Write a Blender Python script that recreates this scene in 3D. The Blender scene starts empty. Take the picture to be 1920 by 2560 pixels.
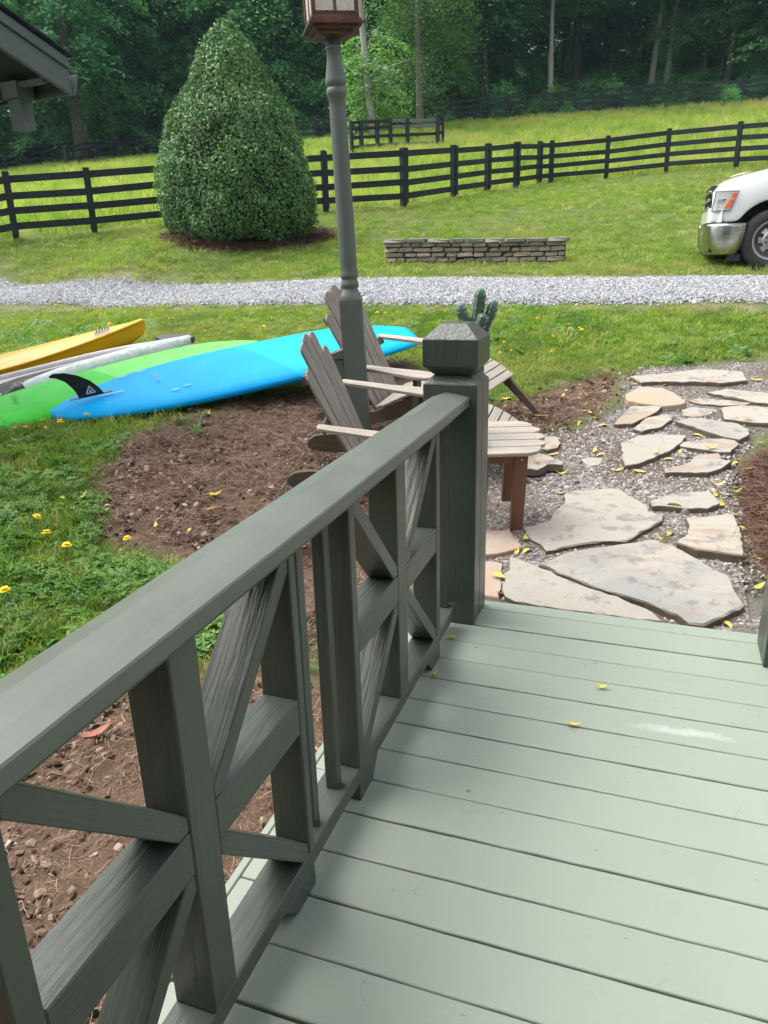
import bpy, bmesh, math, random
import numpy as np
from mathutils import Matrix, Vector
C = bpy.context.scene.collection
PI = math.pi
rng = np.random.default_rng(7)
random.seed(7)
S = bpy.context.scene

# ------------------------------------------------------------------ camera, world, sun, exposure
R = np.array([[0.94241165, 0.08608039, -0.32318794], [0.33342984, -0.31741767, 0.88773339], [-0.02616913, -0.94437079, -0.32783988]])
cam = bpy.data.objects.new('camera', bpy.data.cameras.new('camera')); C.objects.link(cam)
xb, yb, zb = R @ np.array([1, 0, 0]), R @ np.array([0, -1, 0]), R @ np.array([0, 0, -1])
M = Matrix([[xb[i], yb[i], zb[i], (0, 0, 1.42)[i]] for i in range(3)] + [[0, 0, 0, 1]])
cam.matrix_world = M
cam.data.sensor_fit = 'HORIZONTAL'; cam.data.sensor_width = 36; cam.data.lens = 36 * 1885 / 1920
cam.data.clip_start = .05; cam.data.clip_end = 600
S.camera = cam
world = bpy.data.worlds.new('World'); S.world = world; world.use_nodes = True
wn = world.node_tree.nodes; wl = world.node_tree.links
bg = wn['Background']
sky = wn.new('ShaderNodeTexSky'); sky.sky_type = 'NISHITA'; sky.sun_disc = False
SUN_EL, SUN_AZ = math.radians(62), math.radians(-90)
sky.sun_elevation = SUN_EL; sky.sun_rotation = SUN_AZ
sky.dust_density = 4; sky.air_density = 1.0; sky.ozone_density = 1.0
hs = wn.new('ShaderNodeHueSaturation'); hs.inputs['Saturation'].default_value = .30; hs.inputs['Value'].default_value = 1.0
wl.new(sky.outputs[0], hs.inputs['Color']); wl.new(hs.outputs[0], bg.inputs['Color'])
bg.inputs['Strength'].default_value = .15
sun = bpy.data.objects.new('sun', bpy.data.lights.new('sun', 'SUN')); C.objects.link(sun)
sun.data.energy = 1.3; sun.data.angle = math.radians(60); sun.data.color = (1, .97, .92)
sd = Vector((math.sin(SUN_AZ) * math.cos(SUN_EL), math.cos(SUN_AZ) * math.cos(SUN_EL), math.sin(SUN_EL)))
sun.rotation_euler = sd.to_track_quat('Z', 'Y').to_euler(); sun.location = (0, 0, 30)
S.view_settings.view_transform = 'Standard'; S.view_settings.look = 'None'
S.view_settings.gamma = 1; S.view_settings.use_curve_mapping = False
S.view_settings.exposure = 1.2

# ------------------------------------------------------------------ helpers
def tag(o, label=None, cat=None, group=None, kind=None):
    if label: o['label'] = label
    if cat: o['category'] = cat
    if group: o['group'] = group
    if kind: o['kind'] = kind
    return o
def empty(name, loc=(0, 0, 0), rot=None, label=None, cat=None, group=None, scale=1):
    o = bpy.data.objects.new(name, None); C.objects.link(o); o.empty_display_size = .1
    o.matrix_world = Matrix.Translation(Vector(loc)) @ (rot.to_4x4() if rot is not None else Matrix.Identity(4)) @ Matrix.Scale(scale, 4)
    return tag(o, label, cat, group)
def link(name, me, mat=None, parent=None, m=None, bev=0, seg=1, smooth=False):
    o = bpy.data.objects.new(name, me); C.objects.link(o)
    if mat is not None and not me.materials:
        for q in (mat if isinstance(mat, (list, tuple)) else [mat]): me.materials.append(q)
    if parent is not None: o.parent = parent
    if m is not None: o.matrix_basis = m
    if bev:
        b = o.modifiers.new('b', 'BEVEL'); b.width = bev; b.segments = seg; b.limit_method = 'ANGLE'; b.angle_limit = math.radians(40)
    if smooth: me.shade_smooth()
    return o
def mesh(name, V, F, smooth=False, mi=None):
    me = bpy.data.meshes.new(name)
    V = np.asarray(V, np.float32)
    if isinstance(F, np.ndarray):
        n, k = F.shape
        me.vertices.add(len(V)); me.vertices.foreach_set('co', V.ravel())
        me.loops.add(n * k); me.loops.foreach_set('vertex_index', F.astype(np.int32).ravel())
        me.polygons.add(n); me.polygons.foreach_set('loop_start', np.arange(0, n * k, k, dtype=np.int32))
        if mi is not None: me.polygons.foreach_set('material_index', np.asarray(mi, np.int32))
        me.update(calc_edges=True)
    else:
        me.from_pydata([tuple(v) for v in V.tolist()], [], F)
        if mi is not None:
            for p, q in zip(me.polygons, mi): p.material_index = q
        me.update()
    if smooth: me.shade_smooth()
    return me
class MB:
    def __init__(s): s.v = []; s.f = []
    def add(s, V, F):
        n = len(s.v); s.v += [tuple(map(float, p)) for p in V]; s.f += [tuple(i + n for i in q) for q in F]; return s
    def box(s, a, b, m=None):
        (x0, y0, z0), (x1, y1, z1) = a, b
        V = [(x0, y0, z0), (x1, y0, z0), (x1, y1, z0), (x0, y1, z0), (x0, y0, z1), (x1, y0, z1), (x1, y1, z1), (x0, y1, z1)]
        if m is not None: V = [tuple(m @ Vector(p)) for p in V]
        return s.add(V, [(0, 3, 2, 1), (4, 5, 6, 7), (0, 1, 5, 4), (1, 2, 6, 5), (2, 3, 7, 6), (3, 0, 4, 7)])
    def prism(s, poly, h0, h1, axis='z', m=None):
        n = len(poly)
        def P(p, h): return {'z': (p[0], p[1], h), 'y': (p[0], h, p[1]), 'x': (h, p[0], p[1])}[axis]
        V = [P(p, h0) for p in poly] + [P(p, h1) for p in poly]
        if m is not None: V = [tuple(m @ Vector(p)) for p in V]
        F = [tuple(range(n))[::-1], tuple(range(n, 2 * n))] + [(i, (i + 1) % n, n + (i + 1) % n, n + i) for i in range(n)]
        if axis == 'y': F = [q[::-1] for q in F]
        return s.add(V, F)
    def rings(s, rs, closed=True, cap=True):
        n = len(rs[0]); V = [p for r in rs for p in r]; F = []
        for i in range(len(rs) - 1):
            for j in range(n if closed else n - 1):
                k = (j + 1) % n; F.append((i * n + j, i * n + k, (i + 1) * n + k, (i + 1) * n + j))
        if cap and closed: F += [tuple(range(n))[::-1], tuple((len(rs) - 1) * n + j for j in range(n))]
        return s.add(V, F)
    def tube(s, pts, rad, n=8):
        rs = []; pts = [Vector(p) for p in pts]
        up = Vector((.13, .2, 1)) if abs((pts[-1] - pts[0]).normalized().z) < .9 else Vector((1, .1, 0))
        for i, p in enumerate(pts):
            d = (pts[min(i + 1, len(pts) - 1)] - pts[max(i - 1, 0)]).normalized()
            a = d.cross(up).normalized(); b = d.cross(a)
            r = rad[i] if hasattr(rad, '__len__') else rad
            rs.append([tuple(p + a * (r * math.cos(t)) + b * (r * math.sin(t))) for t in [2 * PI * k / n for k in range(n)]])
        return s.rings(rs)
    def build(s, name, mat=None, parent=None, m=None, bev=0, seg=1, smooth=False):
        me = mesh(name, s.v, s.f); bm = bmesh.new(); bm.from_mesh(me); bmesh.ops.recalc_face_normals(bm, faces=bm.faces); bm.to_mesh(me); bm.free()
        return link(name, me, mat, parent, m, bev, seg, smooth)
def member(name, p0, p1, w, d, side, mat, parent, bev=.003):
    """a board from p0 to p1 (its axis), w wide along `side`, d along the third direction; mesh runs along local X so the grain follows"""
    p0, p1 = Vector(p0), Vector(p1); X = (p1 - p0).normalized(); Y = Vector(side); Y = (Y - X * Y.dot(X)).normalized(); Z = X.cross(Y)
    m = Matrix((X, Y, Z)).transposed().to_4x4(); m.translation = (p0 + p1) / 2; L = (p1 - p0).length
    return MB().box((-L / 2, -w / 2, -d / 2), (L / 2, w / 2, d / 2)).build(name, mat, parent, m, bev)
def frame(o, x, y):
    x = Vector(x).normalized(); y = Vector(y); y = (y - x * y.dot(x)).normalized(); z = x.cross(y)
    m = Matrix((x, y, z)).transposed().to_4x4(); m.translation = Vector(o); return m
def rot3(yaw, pitch, roll):
    return Matrix.Rotation(yaw, 3, 'Z') @ Matrix.Rotation(pitch, 3, 'Y') @ Matrix.Rotation(roll, 3, 'X')

# ------------------------------------------------------------------ materials
class NT:
    def __init__(s, name):
        s.m = bpy.data.materials.new(name); s.m.use_nodes = True; s.t = s.m.node_tree; s.b = s.t.nodes['Principled BSDF']; s.out = s.t.nodes['Material Output']
    def n(s, typ, **kw):
        o = s.t.nodes.new(typ)
        for k, v in kw.items(): setattr(o, k, v)
        return o
    def l(s, a, b): s.t.links.new(a, b)
    def tc(s, kind='Object', scale=(1, 1, 1), off=False):
        t = s.n('ShaderNodeTexCoord'); m = s.n('ShaderNodeMapping'); m.inputs['Scale'].default_value = scale
        s.l(t.outputs[kind], m.inputs['Vector'])
        if off:
            i = s.n('ShaderNodeObjectInfo'); c = s.n('ShaderNodeCombineXYZ'); mu = s.math('MULTIPLY', i.outputs['Random'], 37.)
            s.l(mu, c.inputs[0]); s.l(mu, c.inputs[1]); s.l(c.outputs[0], m.inputs['Location'])
        return m.outputs[0]
    def noise(s, vec, scale, detail=4, rough=.55, dist=0):
        o = s.n('ShaderNodeTexNoise'); o.inputs['Scale'].default_value = scale; o.inputs['Detail'].default_value = detail; o.inputs['Roughness'].default_value = rough; o.inputs['Distortion'].default_value = dist
        s.l(vec, o.inputs['Vector']); return o.outputs['Fac']
    def vor(s, vec, scale, feature='F1', out='Distance'):
        o = s.n('ShaderNodeTexVoronoi'); o.feature = feature; o.inputs['Scale'].default_value = scale; s.l(vec, o.inputs['Vector']); return o.outputs[out]
    def ramp(s, fac, stops, interp='LINEAR'):
        o = s.n('ShaderNodeValToRGB'); e = o.color_ramp.elements; o.color_ramp.interpolation = interp
        while len(e) < len(stops): e.new(.5)
        for q, (p, c) in zip(e, stops): q.position = p; q.color = (*c, 1) if len(c) == 3 else c
        s.l(fac, o.inputs[0]); return o.outputs[0]
    def mix(s, fac, a, b, mode='MIX'):
        o = s.n('ShaderNodeMix', data_type='RGBA', blend_type=mode)
        for k, v in ((0, fac), (6, a), (7, b)):
            if hasattr(v, 'links') or hasattr(v, 'is_linked'): s.l(v, o.inputs[k])
            else: o.inputs[k].default_value = v if k == 0 else ((*v, 1) if len(v) == 3 else v)
        return o.outputs[2]
    def math(s, op, a, b=0., clamp=False):
        o = s.n('ShaderNodeMath', operation=op); o.use_clamp = clamp
        for k, v in ((0, a), (1, b)):
            if hasattr(v, 'is_linked'): s.l(v, o.inputs[k])
            else: o.inputs[k].default_value = v
        return o.outputs[0]
    def bump(s, h, strength=.3, dist=.01, prev=None):
        o = s.n('ShaderNodeBump'); o.inputs['Strength'].default_value = strength; o.inputs['Distance'].default_value = dist
        s.l(h, o.inputs['Height'])
        if prev is not None: s.l(prev, o.inputs['Normal'])
        s.l(o.outputs[0], s.b.inputs['Normal']); return o.outputs[0]
    def set(s, col=None, rough=None, metal=None, spec=None):
        for k, v in (('Base Color', col), ('Roughness', rough), ('Metallic', metal), ('Specular IOR Level', spec)):
            if v is None: continue
            if hasattr(v, 'is_linked'): s.l(v, s.b.inputs[k])
            else: s.b.inputs[k].default_value = (*v, 1) if k == 'Base Color' else v
        return s.m
    def rand(s): return s.n('ShaderNodeObjectInfo').outputs['Random']

def painted(name, c0, c1, rough=.38, grain=.5, chips=True, gscale=(6, 110, 110)):
    t = NT(name); g = t.tc('Object', gscale, True); u = t.tc('Object', (1, 1, 1), True)
    n1 = t.noise(g, 1.0, 5, .6, .6); n2 = t.noise(u, 5, 3); n3 = t.noise(u, 60, 2)
    col = t.mix(t.ramp(n2, [(.3, (0, 0, 0)), (.7, (1, 1, 1))]), c0, c1)
    col = t.mix(t.math('MULTIPLY', t.ramp(n1, [(.26, (1, 1, 1)), (.36, (0, 0, 0))]), .07), col, tuple(x * .5 for x in c0))
    if chips:
        v = t.vor(u, 16); col = t.mix(t.ramp(v, [(.035, (1, 1, 1)), (.05, (0, 0, 0))]), col, tuple(x * .3 for x in c0))
    g2 = t.noise(t.tc('Object', tuple(q * .3 for q in gscale), True), 1, 4, .6, 1.); h = t.math('ADD', t.math('MULTIPLY', n1, .7), t.math('ADD', t.math('MULTIPLY', n3, .1), t.math('MULTIPLY', g2, 1.3)))
    t.bump(h, grain, .006)
    r = t.math('ADD', t.math('MULTIPLY', n2, .2), rough - .1)
    return t.set(col, r)
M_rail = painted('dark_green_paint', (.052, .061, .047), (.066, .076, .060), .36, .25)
M_railtop = painted('lit_top_green_paint', (.105, .120, .100), (.130, .145, .122), .36, .09)  # rail paint lightened: sky light on the cap put into the colour
M_railr = painted('dark_green_paint_raised_grain', (.054, .063, .052), (.070, .081, .066), .32, .6, gscale=(5, 85, 85))
M_post = painted('dark_green_post_paint', (.052, .064, .053), (.068, .080, .066), .34, .6, gscale=(110, 110, 6))
M_lamp = painted('grey_green_lamp_paint', (.095, .112, .098), (.115, .13, .115), .45, .15, gscale=(20, 20, 3))

def deckmat():
    t = NT('sage_deck_paint'); g = t.tc('Object', (3, 80, 80), True); u = t.tc('Object', (1, 1, 1), True)
    n1 = t.noise(g, 1, 5, .6, .4); n2 = t.noise(u, 2.2, 4); n3 = t.noise(u, 90, 2); n4 = t.noise(t.tc('Object', (3, 18, 18), True), 2.2, 6, .7)
    rd = t.rand()
    col = t.mix(t.ramp(n2, [(.3, (0, 0, 0)), (.72, (1, 1, 1))]), (.255, .302, .242), (.282, .330, .266))
    col = t.mix(t.math('MULTIPLY', rd, .5), col, (.272, .312, .252))
    col = t.mix(t.math('MULTIPLY', t.ramp(n4, [(.66, (0, 0, 0)), (.74, (1, 1, 1))]), .35), col, (.22, .25, .19))
    v = t.vor(t.tc('Object', (1, 2.2, 1), True), 9); col = t.mix(t.math('MULTIPLY', t.ramp(v, [(.03, (1, 1, 1)), (.055, (0, 0, 0))]), .7), col, (.13, .14, .11))
    # a worn glossy pale patch two boards in from the right, and grime along the board edges
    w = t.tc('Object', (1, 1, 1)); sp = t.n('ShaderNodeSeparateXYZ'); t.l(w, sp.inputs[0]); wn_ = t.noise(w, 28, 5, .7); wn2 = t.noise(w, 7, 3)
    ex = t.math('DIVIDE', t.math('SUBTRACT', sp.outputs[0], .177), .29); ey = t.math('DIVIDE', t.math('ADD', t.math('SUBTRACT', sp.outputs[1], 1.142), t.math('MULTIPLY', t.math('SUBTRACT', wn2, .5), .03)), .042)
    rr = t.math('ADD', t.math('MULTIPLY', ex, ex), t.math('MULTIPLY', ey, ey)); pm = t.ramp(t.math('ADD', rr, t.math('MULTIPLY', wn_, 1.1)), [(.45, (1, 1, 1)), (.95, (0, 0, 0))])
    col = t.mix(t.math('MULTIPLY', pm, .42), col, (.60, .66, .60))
    hl_ = t.noise(u, 2.6, 3, .6, 1.5); hl2 = t.noise(u, 5, 2); line = t.ramp(t.math('ABSOLUTE', t.math('SUBTRACT', hl_, .5)), [(.0, (1, 1, 1)), (.0035, (0, 0, 0))]); col = t.mix(t.math('MULTIPLY', t.math('MULTIPLY', line, t.ramp(hl2, [(.55, (0, 0, 0)), (.62, (1, 1, 1))])), .5), col, (.15, .17, .14))
    v2 = t.vor(t.tc('Object', (1, 1, 1), True), 4.5); col = t.mix(t.math('MULTIPLY', t.ramp(v2, [(.022, (1, 1, 1)), (.034, (0, 0, 0))]), .8), col, (.10, .11, .09))
    sc_ = t.noise(t.tc('Object', (.5, 14, 5), True), 7, 6, .75, 2.); col = t.mix(t.math('MULTIPLY', t.ramp(sc_, [(.68, (0, 0, 0)), (.72, (1, 1, 1))]), .55), col, (.16, .19, .15))
    t.bump(t.math('ADD', t.math('MULTIPLY', n1, .8), t.math('ADD', t.math('MULTIPLY', n3, .25), t.math('MULTIPLY', t.noise(u, 9, 3), .8))), .3, .004)
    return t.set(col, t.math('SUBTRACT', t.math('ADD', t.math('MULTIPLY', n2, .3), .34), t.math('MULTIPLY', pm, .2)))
M_deck = deckmat()

def weathered(name, c, dark, rough=.8, gs=(4, 95, 95), green=0, bump=.6, red=None):
    t = NT(name); g = t.tc('Object', gs, True); u = t.tc('Object', (1, 1, 1), True)
    n1 = t.noise(g, 1, 6, .65, .8); n2 = t.noise(u, 6, 4); n3 = t.noise(t.tc('Object', tuple(q * .35 for q in gs), True), 1, 3)
    col = t.mix(t.ramp(n1, [(.32, (0, 0, 0)), (.62, (1, 1, 1))]), dark, c)
    col = t.mix(t.math('MULTIPLY', t.ramp(n3, [(.5, (0, 0, 0)), (.75, (1, 1, 1))]), .5), col, tuple(q * .6 for q in c))
    col = t.mix(t.math('MULTIPLY', t.rand(), .3), col, tuple(q * .72 for q in c))
    if red: col = t.mix(t.math('MULTIPLY', t.ramp(n2, [(.5, (0, 0, 0)), (.66, (1, 1, 1))]), .5), col, red)
    if green: col = t.mix(t.math('MULTIPLY', t.ramp(n2, [(.42, (0, 0, 0)), (.6, (1, 1, 1))]), green), col, (.10, .12, .035))
    t.bump(n1, bump, .006); return t.set(col, rough, spec=.25)
M_teak = weathered('grey_weathered_teak', (.37, .34, .30), (.13, .112, .095), red=(.29, .22, .17))
M_teak2 = weathered('pale_weathered_teak', (.50, .45, .385), (.30, .26, .215))
M_teakdark = weathered('brown_weathered_teak', (.185, .145, .115), (.075, .055, .045), green=.25)
M_mossy = weathered('mossy_teak', (.19, .18, .13), (.10, .10, .06), green=.8)
M_tableleg = weathered('reddish_teak', (.25, .125, .085), (.16, .075, .05), bump=.3)
M_fence = weathered('black_fence_paint', (.022, .026, .034), (.010, .012, .017), rough=.6, gs=(2, 20, 20), bump=.3)
M_fencegrey = weathered('bare_grey_fence_board', (.22, .21, .20), (.10, .10, .10), gs=(2, 20, 20), bump=.3)

def plain(name, c, rough=.5, metal=0, c2=None, sc=6, bump=0, spec=None, coat=0):
    t = NT(name)
    if c2 is not None or bump:
        u = t.tc('Object', (1, 1, 1), True); n = t.noise(u, sc, 5, .6)
        if c2 is not None: c = t.mix(t.ramp(n, [(.35, (0, 0, 0)), (.65, (1, 1, 1))]), c, c2)
        if bump: t.bump(t.noise(u, sc * 6, 4), bump, .004)
    m = t.set(c, rough, metal, spec)
    if coat: t.b.inputs['Coat Weight'].default_value = coat; t.b.inputs['Coat Roughness'].default_value = .08
    return m
M_dark = plain('dark_underside', (.03, .028, .025), .9)

# ------------------------------------------------------------------ terrain height (thin plate through surveyed points)
TP_ = np.array([(-1.6, 0.0, -0.28), (-1.2, 1.2, -0.24), (-1.1, 2.6, -0.14), (-0.3, 2.95, -0.07), (0.5, 2.95, -0.06), (1.6, 2.0, -0.1), (3.0, 1.0, -0.15), (1.8, 3.4, -0.02), (-0.68, 3.85, 0.0), (-2.06, 3.93, 0.03), (-2.13, 4.4, 0.13), (-1.3, 4.0, -0.03), (-1.38, 4.6, 0.08), (-2.4, 5.17, 0.2), (-2.34, 5.7, 0.28), (-1.55, 5.0, 0.13), (-1.47, 5.68, 0.23), (-0.61, 4.5, 0.01), (-0.58, 4.97, 0.12), (-0.8, 5.8, 0.26), (1.0, 5.0, 0.12), (1.0, 6.0, 0.3), (2.5, 5.0, 0.14), (-3.7, 3.9, 0.2), (-4.24, 4.41, 0.26), (-3.1, 5.3, 0.38), (-2.1, 6.3, 0.47), (-2.4, 6.6, 0.47), (-5.0, 5.0, 0.42), (-5.9, 3.7, 0.2), (-3.0, 2.2, -0.02), (-6.0, 2.0, 0.15), (-1.8, 2.6, -0.1), (-9.1, 9.7, 0.8), (-6.0, 8.8, 0.8), (-3.0, 8.35, 0.8), (0.57, 8.7, 0.8), (3.5, 9.0, 0.8), (-10.9, 11.7, 1.09), (-7.0, 11.0, 1.06), (-3.8, 10.6, 1.05), (0.67, 11.0, 1.02), (3.5, 11.2, 1.04), (0.0, -6.0, -0.3), (-10.0, -5.0, -0.2), (10.0, -5.0, -0.2), (10.0, 5.0, 0.2), (12.0, 10.0, 0.9), (-14.0, 5.0, 0.7), (-30.0, 10.0, 1.2), (30.0, 10.0, 1.0), (30.0, -5.0, 0.0), (-30.0, -5.0, 0.0), (-20.0, 12.0, 1.3), (-2.935, 12.253, 1.198), (-1.686, 12.688, 1.194), (-4.16, 11.894, 1.212), (-7.702, 13.451, 1.655), (-8.392, 12.191, 1.693), (-12.727, 13.15, 1.844), (-11.507, 14.101, 1.924), (-5.942, 18.258, 2.377), (-5.474, 21.101, 2.686), (-5.037, 23.261, 2.931), (-4.448, 24.601, 3.088), (-3.795, 27.237, 3.333), (-2.088, 27.922, 3.436), (-0.229, 27.999, 3.534), (1.79, 27.442, 3.517), (1.146, 11.342, 1.045), (3.638, 57.886, 9.608), (0.019, 58.0, 9.751), (-5.378, 56.746, 9.574), (-11.342, 54.839, 9.39), (-14.533, 53.045, 9.064), (-19.283, 48.292, 7.963), (-11.627, 42.436, 6.817), (-13.855, 35.384, 5.733), (-41.069, 43.742, 7.031), (-32.403, 38.08, 6.08), (-35.275, 48.535, 7.844), (-1.685, 41.966, 6.453), (-6.967, 39.389, 5.832), (-30.0, 95.0, 17.0), (5.0, 100.0, 21.0), (35.0, 95.0, 22.0), (-75.0, 80.0, 12.0), (40.0, 55.0, 11.0), (60.0, 20.0, 3.0), (-50.0, 35.0, 4.5), (-60.0, 60.0, 8.0), (-20.0, 75.0, 12.0), (10.0, 75.0, 14.0)])
TP_ = np.vstack([TP_, [(-8.9, 69.4, 13.4), (-6.2, 67.7, 12.6), (3, 62, 11.0), (-5.5, 5.3, .33), (-5.9, 4.7, .20), (-6.2, 3.8, .04), (-5.3, 4.7, .25)]])
def TU_f(r2): return np.where(r2 > 1e-12, .5 * r2 * np.log(r2 + 1e-12), 0)
TN_ = len(TP_); TA_ = np.zeros((TN_ + 3, TN_ + 3)); TA_[:TN_, :TN_] = TU_f(((TP_[:, None, :2] - TP_[None, :, :2]) ** 2).sum(-1)) + np.eye(TN_) * .15
TA_[:TN_, TN_] = 1; TA_[:TN_, TN_ + 1:] = TP_[:, :2]; TA_[TN_:, :TN_] = TA_[:TN_, TN_:].T
TW_ = np.linalg.solve(TA_, np.r_[TP_[:, 2], 0, 0, 0])
def G(x, y):
    x = np.asarray(x, float); y = np.asarray(y, float); r = np.zeros(np.broadcast(x, y).shape) + TW_[TN_] + TW_[TN_ + 1] * x + TW_[TN_ + 2] * y
    for i in range(TN_): r = r + TW_[i] * TU_f((x - TP_[i, 0]) ** 2 + (y - TP_[i, 1]) ** 2)
    return r
def g1(x, y): return float(G(x, y))
def inpoly(x, y, poly):
    r = np.zeros(np.shape(x), bool); n = len(poly)
    for i in range(n):
        x0, y0 = poly[i]; x1, y1 = poly[(i + 1) % n]
        c = ((y0 > y) != (y1 > y)) & (x < (x1 - x0) * (y - y0) / (y1 - y0 + 1e-12) + x0); r ^= c
    return r
def pdist(x, y, poly):
    """signed distance to a polygon, negative inside"""
    d = np.full(np.shape(x), 1e9); n = len(poly)
    for i in range(n):
        ax, ay = poly[i]; bx, by = poly[(i + 1) % n]; dx, dy = bx - ax, by - ay
        t = np.clip(((x - ax) * dx + (y - ay) * dy) / (dx * dx + dy * dy + 1e-12), 0, 1)
        d = np.minimum(d, np.hypot(x - ax - t * dx, y - ay - t * dy))
    return np.where(inpoly(x, y, poly), -d, d)
_k = rng.normal(size=(24, 2)); _k /= np.linalg.norm(_k, axis=1)[:, None]; _f = 2 ** rng.uniform(-1, 3, 24); _ph = rng.uniform(0, 7, 24)
def nz(x, y, s=1.):
    r = 0
    for i in range(24): r = r + np.sin((x * _k[i, 0] + y * _k[i, 1]) * _f[i] * s * 2.2 + _ph[i]) / _f[i] ** .5
    return r / 6

# ------------------------------------------------------------------ ground zones
MULCH = [(-2.6,2.95),(-3.0,3.3),(-3.36,4.2),(-3.3,4.58),(-3.1,4.94),(-2.9,5.3),(-2.7,5.8),(-2.5,6.35),(-2.1,6.7),(-1.67,6.16),(-1.17,5.74),(-.9,6.0),(-.63,6.3),(-.25,6.6),(-.2,6.0),(-.5,5.45),(-.9,5.2),(-1.1,4.5),(-.8,3.2),(-.8,2.5),(-1.25,2.5),(-1.6,2.85),(-2.1,2.9)]
DIRT = [(-.8,-4),(-.8,2.3),(-1.3,2.4),(-1.5,2.25),(-1.75,2.05),(-2.0,1.95),(-2.4,1.7),(-3.4,1.2),(-4.5,-4)]
GRAVEL = [(-.85,2.7),(-.95,3.3),(-1.1,4.2),(-.95,5.2),(-.5,5.42),(-.25,5.9),(-.25,6.4),(-.06,6.66),(.86,6.9),(2.2,6.9),(1.5,5.75),(.74,5.5),(.55,5.1),(.46,4.46),(.47,3.91),(.55,3.55),(.66,2.7)]
STRAW = [(.9,1.5),(.72,2.6),(.64,3.3),(.56,3.7),(.53,4.1),(.55,4.6),(.64,5.0),(.86,5.3),(1.6,5.7),(2.6,5.2),(3.0,1.5)]
RING = [(-8.7,12.6),(-8.45,12.3),(-7.9,12.1),(-7.25,12.3),(-6.8,12.85),(-6.3,13.6),(-6.1,14.3),(-6.5,15.0),(-7.6,15.3),(-8.6,14.6),(-9.2,13.6)]
RN = [(-30,12.2),(-20,11.2),(-14,10.3),(-11.85,9.95),(-10.14,9.75),(-9.07,9.5),(-7.64,9.15),(-6.30,8.80),(-4.88,8.52),(-3.84,8.45),(-2.99,8.46),(-2.11,8.5),(-1.47,8.58),(-.62,8.63),(.18,8.68),(1.01,8.72),(1.67,8.78),(4,9.0),(9,9.4),(30,11)]
RF = [(-30,14.2),(-20,13.0),(-14,12.4),(-11.66,11.55),(-9.31,10.7),(-7.66,10.6),(-6.37,10.65),(-4.88,10.6),(-3.56,10.55),(-2.42,10.6),(-1.33,10.65),(-.30,10.7),(.67,10.75),(1.58,10.8),(4,11.2),(9,11.7),(30,13.2)]
rnx, rny = np.array(RN).T; rfx, rfy = np.array(RF).T
def road_in(x, y): return np.minimum(y - np.interp(x, rnx, rny), np.interp(x, rfx, rfy) - y)   # >0 on the drive
NF = [(-16.5,9.5),(-15.1,10.75),(-13.9,11.95),(-12.73,13.15),(-11.51,14.10),(-10.23,15.05),(-8.88,16.12),(-7.50,17.24),(-5.94,18.26),(-5.47,21.10),(-5.04,23.26),(-4.45,24.60),(-4.15,26.98),(-3.79,27.24),(-2.09,27.92),(-.23,28.00),(1.79,27.44),(3.65,26.75),(5.5,26.0),(7.4,25.2)]
FF = [(9.0,57.6),(7.0,57.7),(5.16,57.77),(3.64,57.89),(1.82,57.97),(0.03,58.00),(-1.88,57.97),(-3.65,57.38),(-5.37,56.75),(-7.41,56.52),(-9.12,55.76),(-10.62,54.98),(-12.36,54.62),(-13.90,53.73),(-15.34,52.82),(-16.79,52.37),(-17.95,51.2),(-19.29,50.44),(-20.61,49.91),(-21.92,49.35),(-23.5,48.9),(-25.3,48.9)]
CF = [(-10.80,39.55),(-10.75,38.53),(-11.83,37.16),(-12.41,36.44),(-12.82,35.77),(-13.33,35.05),(-13.57,34.42)]
LF = [(-32.37,38.11),(-33.05,40.15),(-33.59,42.28),(-33.93,44.55),(-34.09,46.92),(-34.0,49.20),(-32.5,50.6),(-30.5,50.9),(-28.3,50.6)]
L2 = [(-44.5,41.6),(-43.2,42.2),(-41.96,42.89),(-41.04,43.77),(-40.43,44.33),(-39.85,44.85),(-39.20,45.42),(-38.5,46.1)]
nfx = np.array([p[0] for p in NF]); nfy = np.array([p[1] for p in NF])
def beyond_fence(x, y):
    a = inpoly(x, y, NF + [(9, 25), (40, 18), (60, 60), (60, 140), (-140, 140), (-100, 0), (-40, -4)]); return a
def sm(d, w): return np.clip(.5 - d / w, 0, 1)

def axis(lo, hi, f0, f1, step, grow=1.09, mx=3.5):
    a = list(np.arange(f0, f1 + 1e-6, step)); s = step; x = f1
    while x < hi: s = min(s * grow, mx); x += s; a.append(x)
    s = step; x = f0
    while x > lo: s = min(s * grow, mx); x -= s; a.insert(0, x)
    return np.array(a)
gx = axis(-110, 90, -5.5, 2.2, .045); gy = axis(-14, 170, 0.2, 8.8, .045)
X, Y = np.meshgrid(gx, gy); Zt = G(X, Y)
nn = nz(X, Y, 1.0); n2 = nz(X + 31, Y - 7, 3.0)
z_m = sm(pdist(X, Y, MULCH) + .12 * nn, .22); z_d = sm(pdist(X, Y, DIRT) + .14 * nn, .3)
z_g = sm(pdist(X, Y, GRAVEL) + .08 * nn, .16); z_s = np.maximum(sm(pdist(X, Y, STRAW) + .05 * nn, .2), sm(pdist(X, Y, RING) + .08 * nn, .25))
rd_ = road_in(X, Y)
z_b = np.clip(.5 - np.abs(rd_ + .12) / .35 + .35 * nn, 0, 1) * .8
far = beyond_fence(X, Y) & (np.hypot(X, Y) < 62)
WOODS = FF + [(-34, 50), (-40, 45), (-60, 41), (-140, 41), (-140, 170), (140, 170), (140, 60)]
wood = sm(pdist(X, Y, WOODS) + .6, 2.5)
Zt = Zt + .012 * n2 * (z_m + z_d + z_g) + .05 * z_m * np.clip(nn, 0, 1) * .6
Zt = np.where((X > -.9) & (X < .75) & (Y < 2.86) & (Y > -3), np.minimum(Zt, -.14), Zt)
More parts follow.
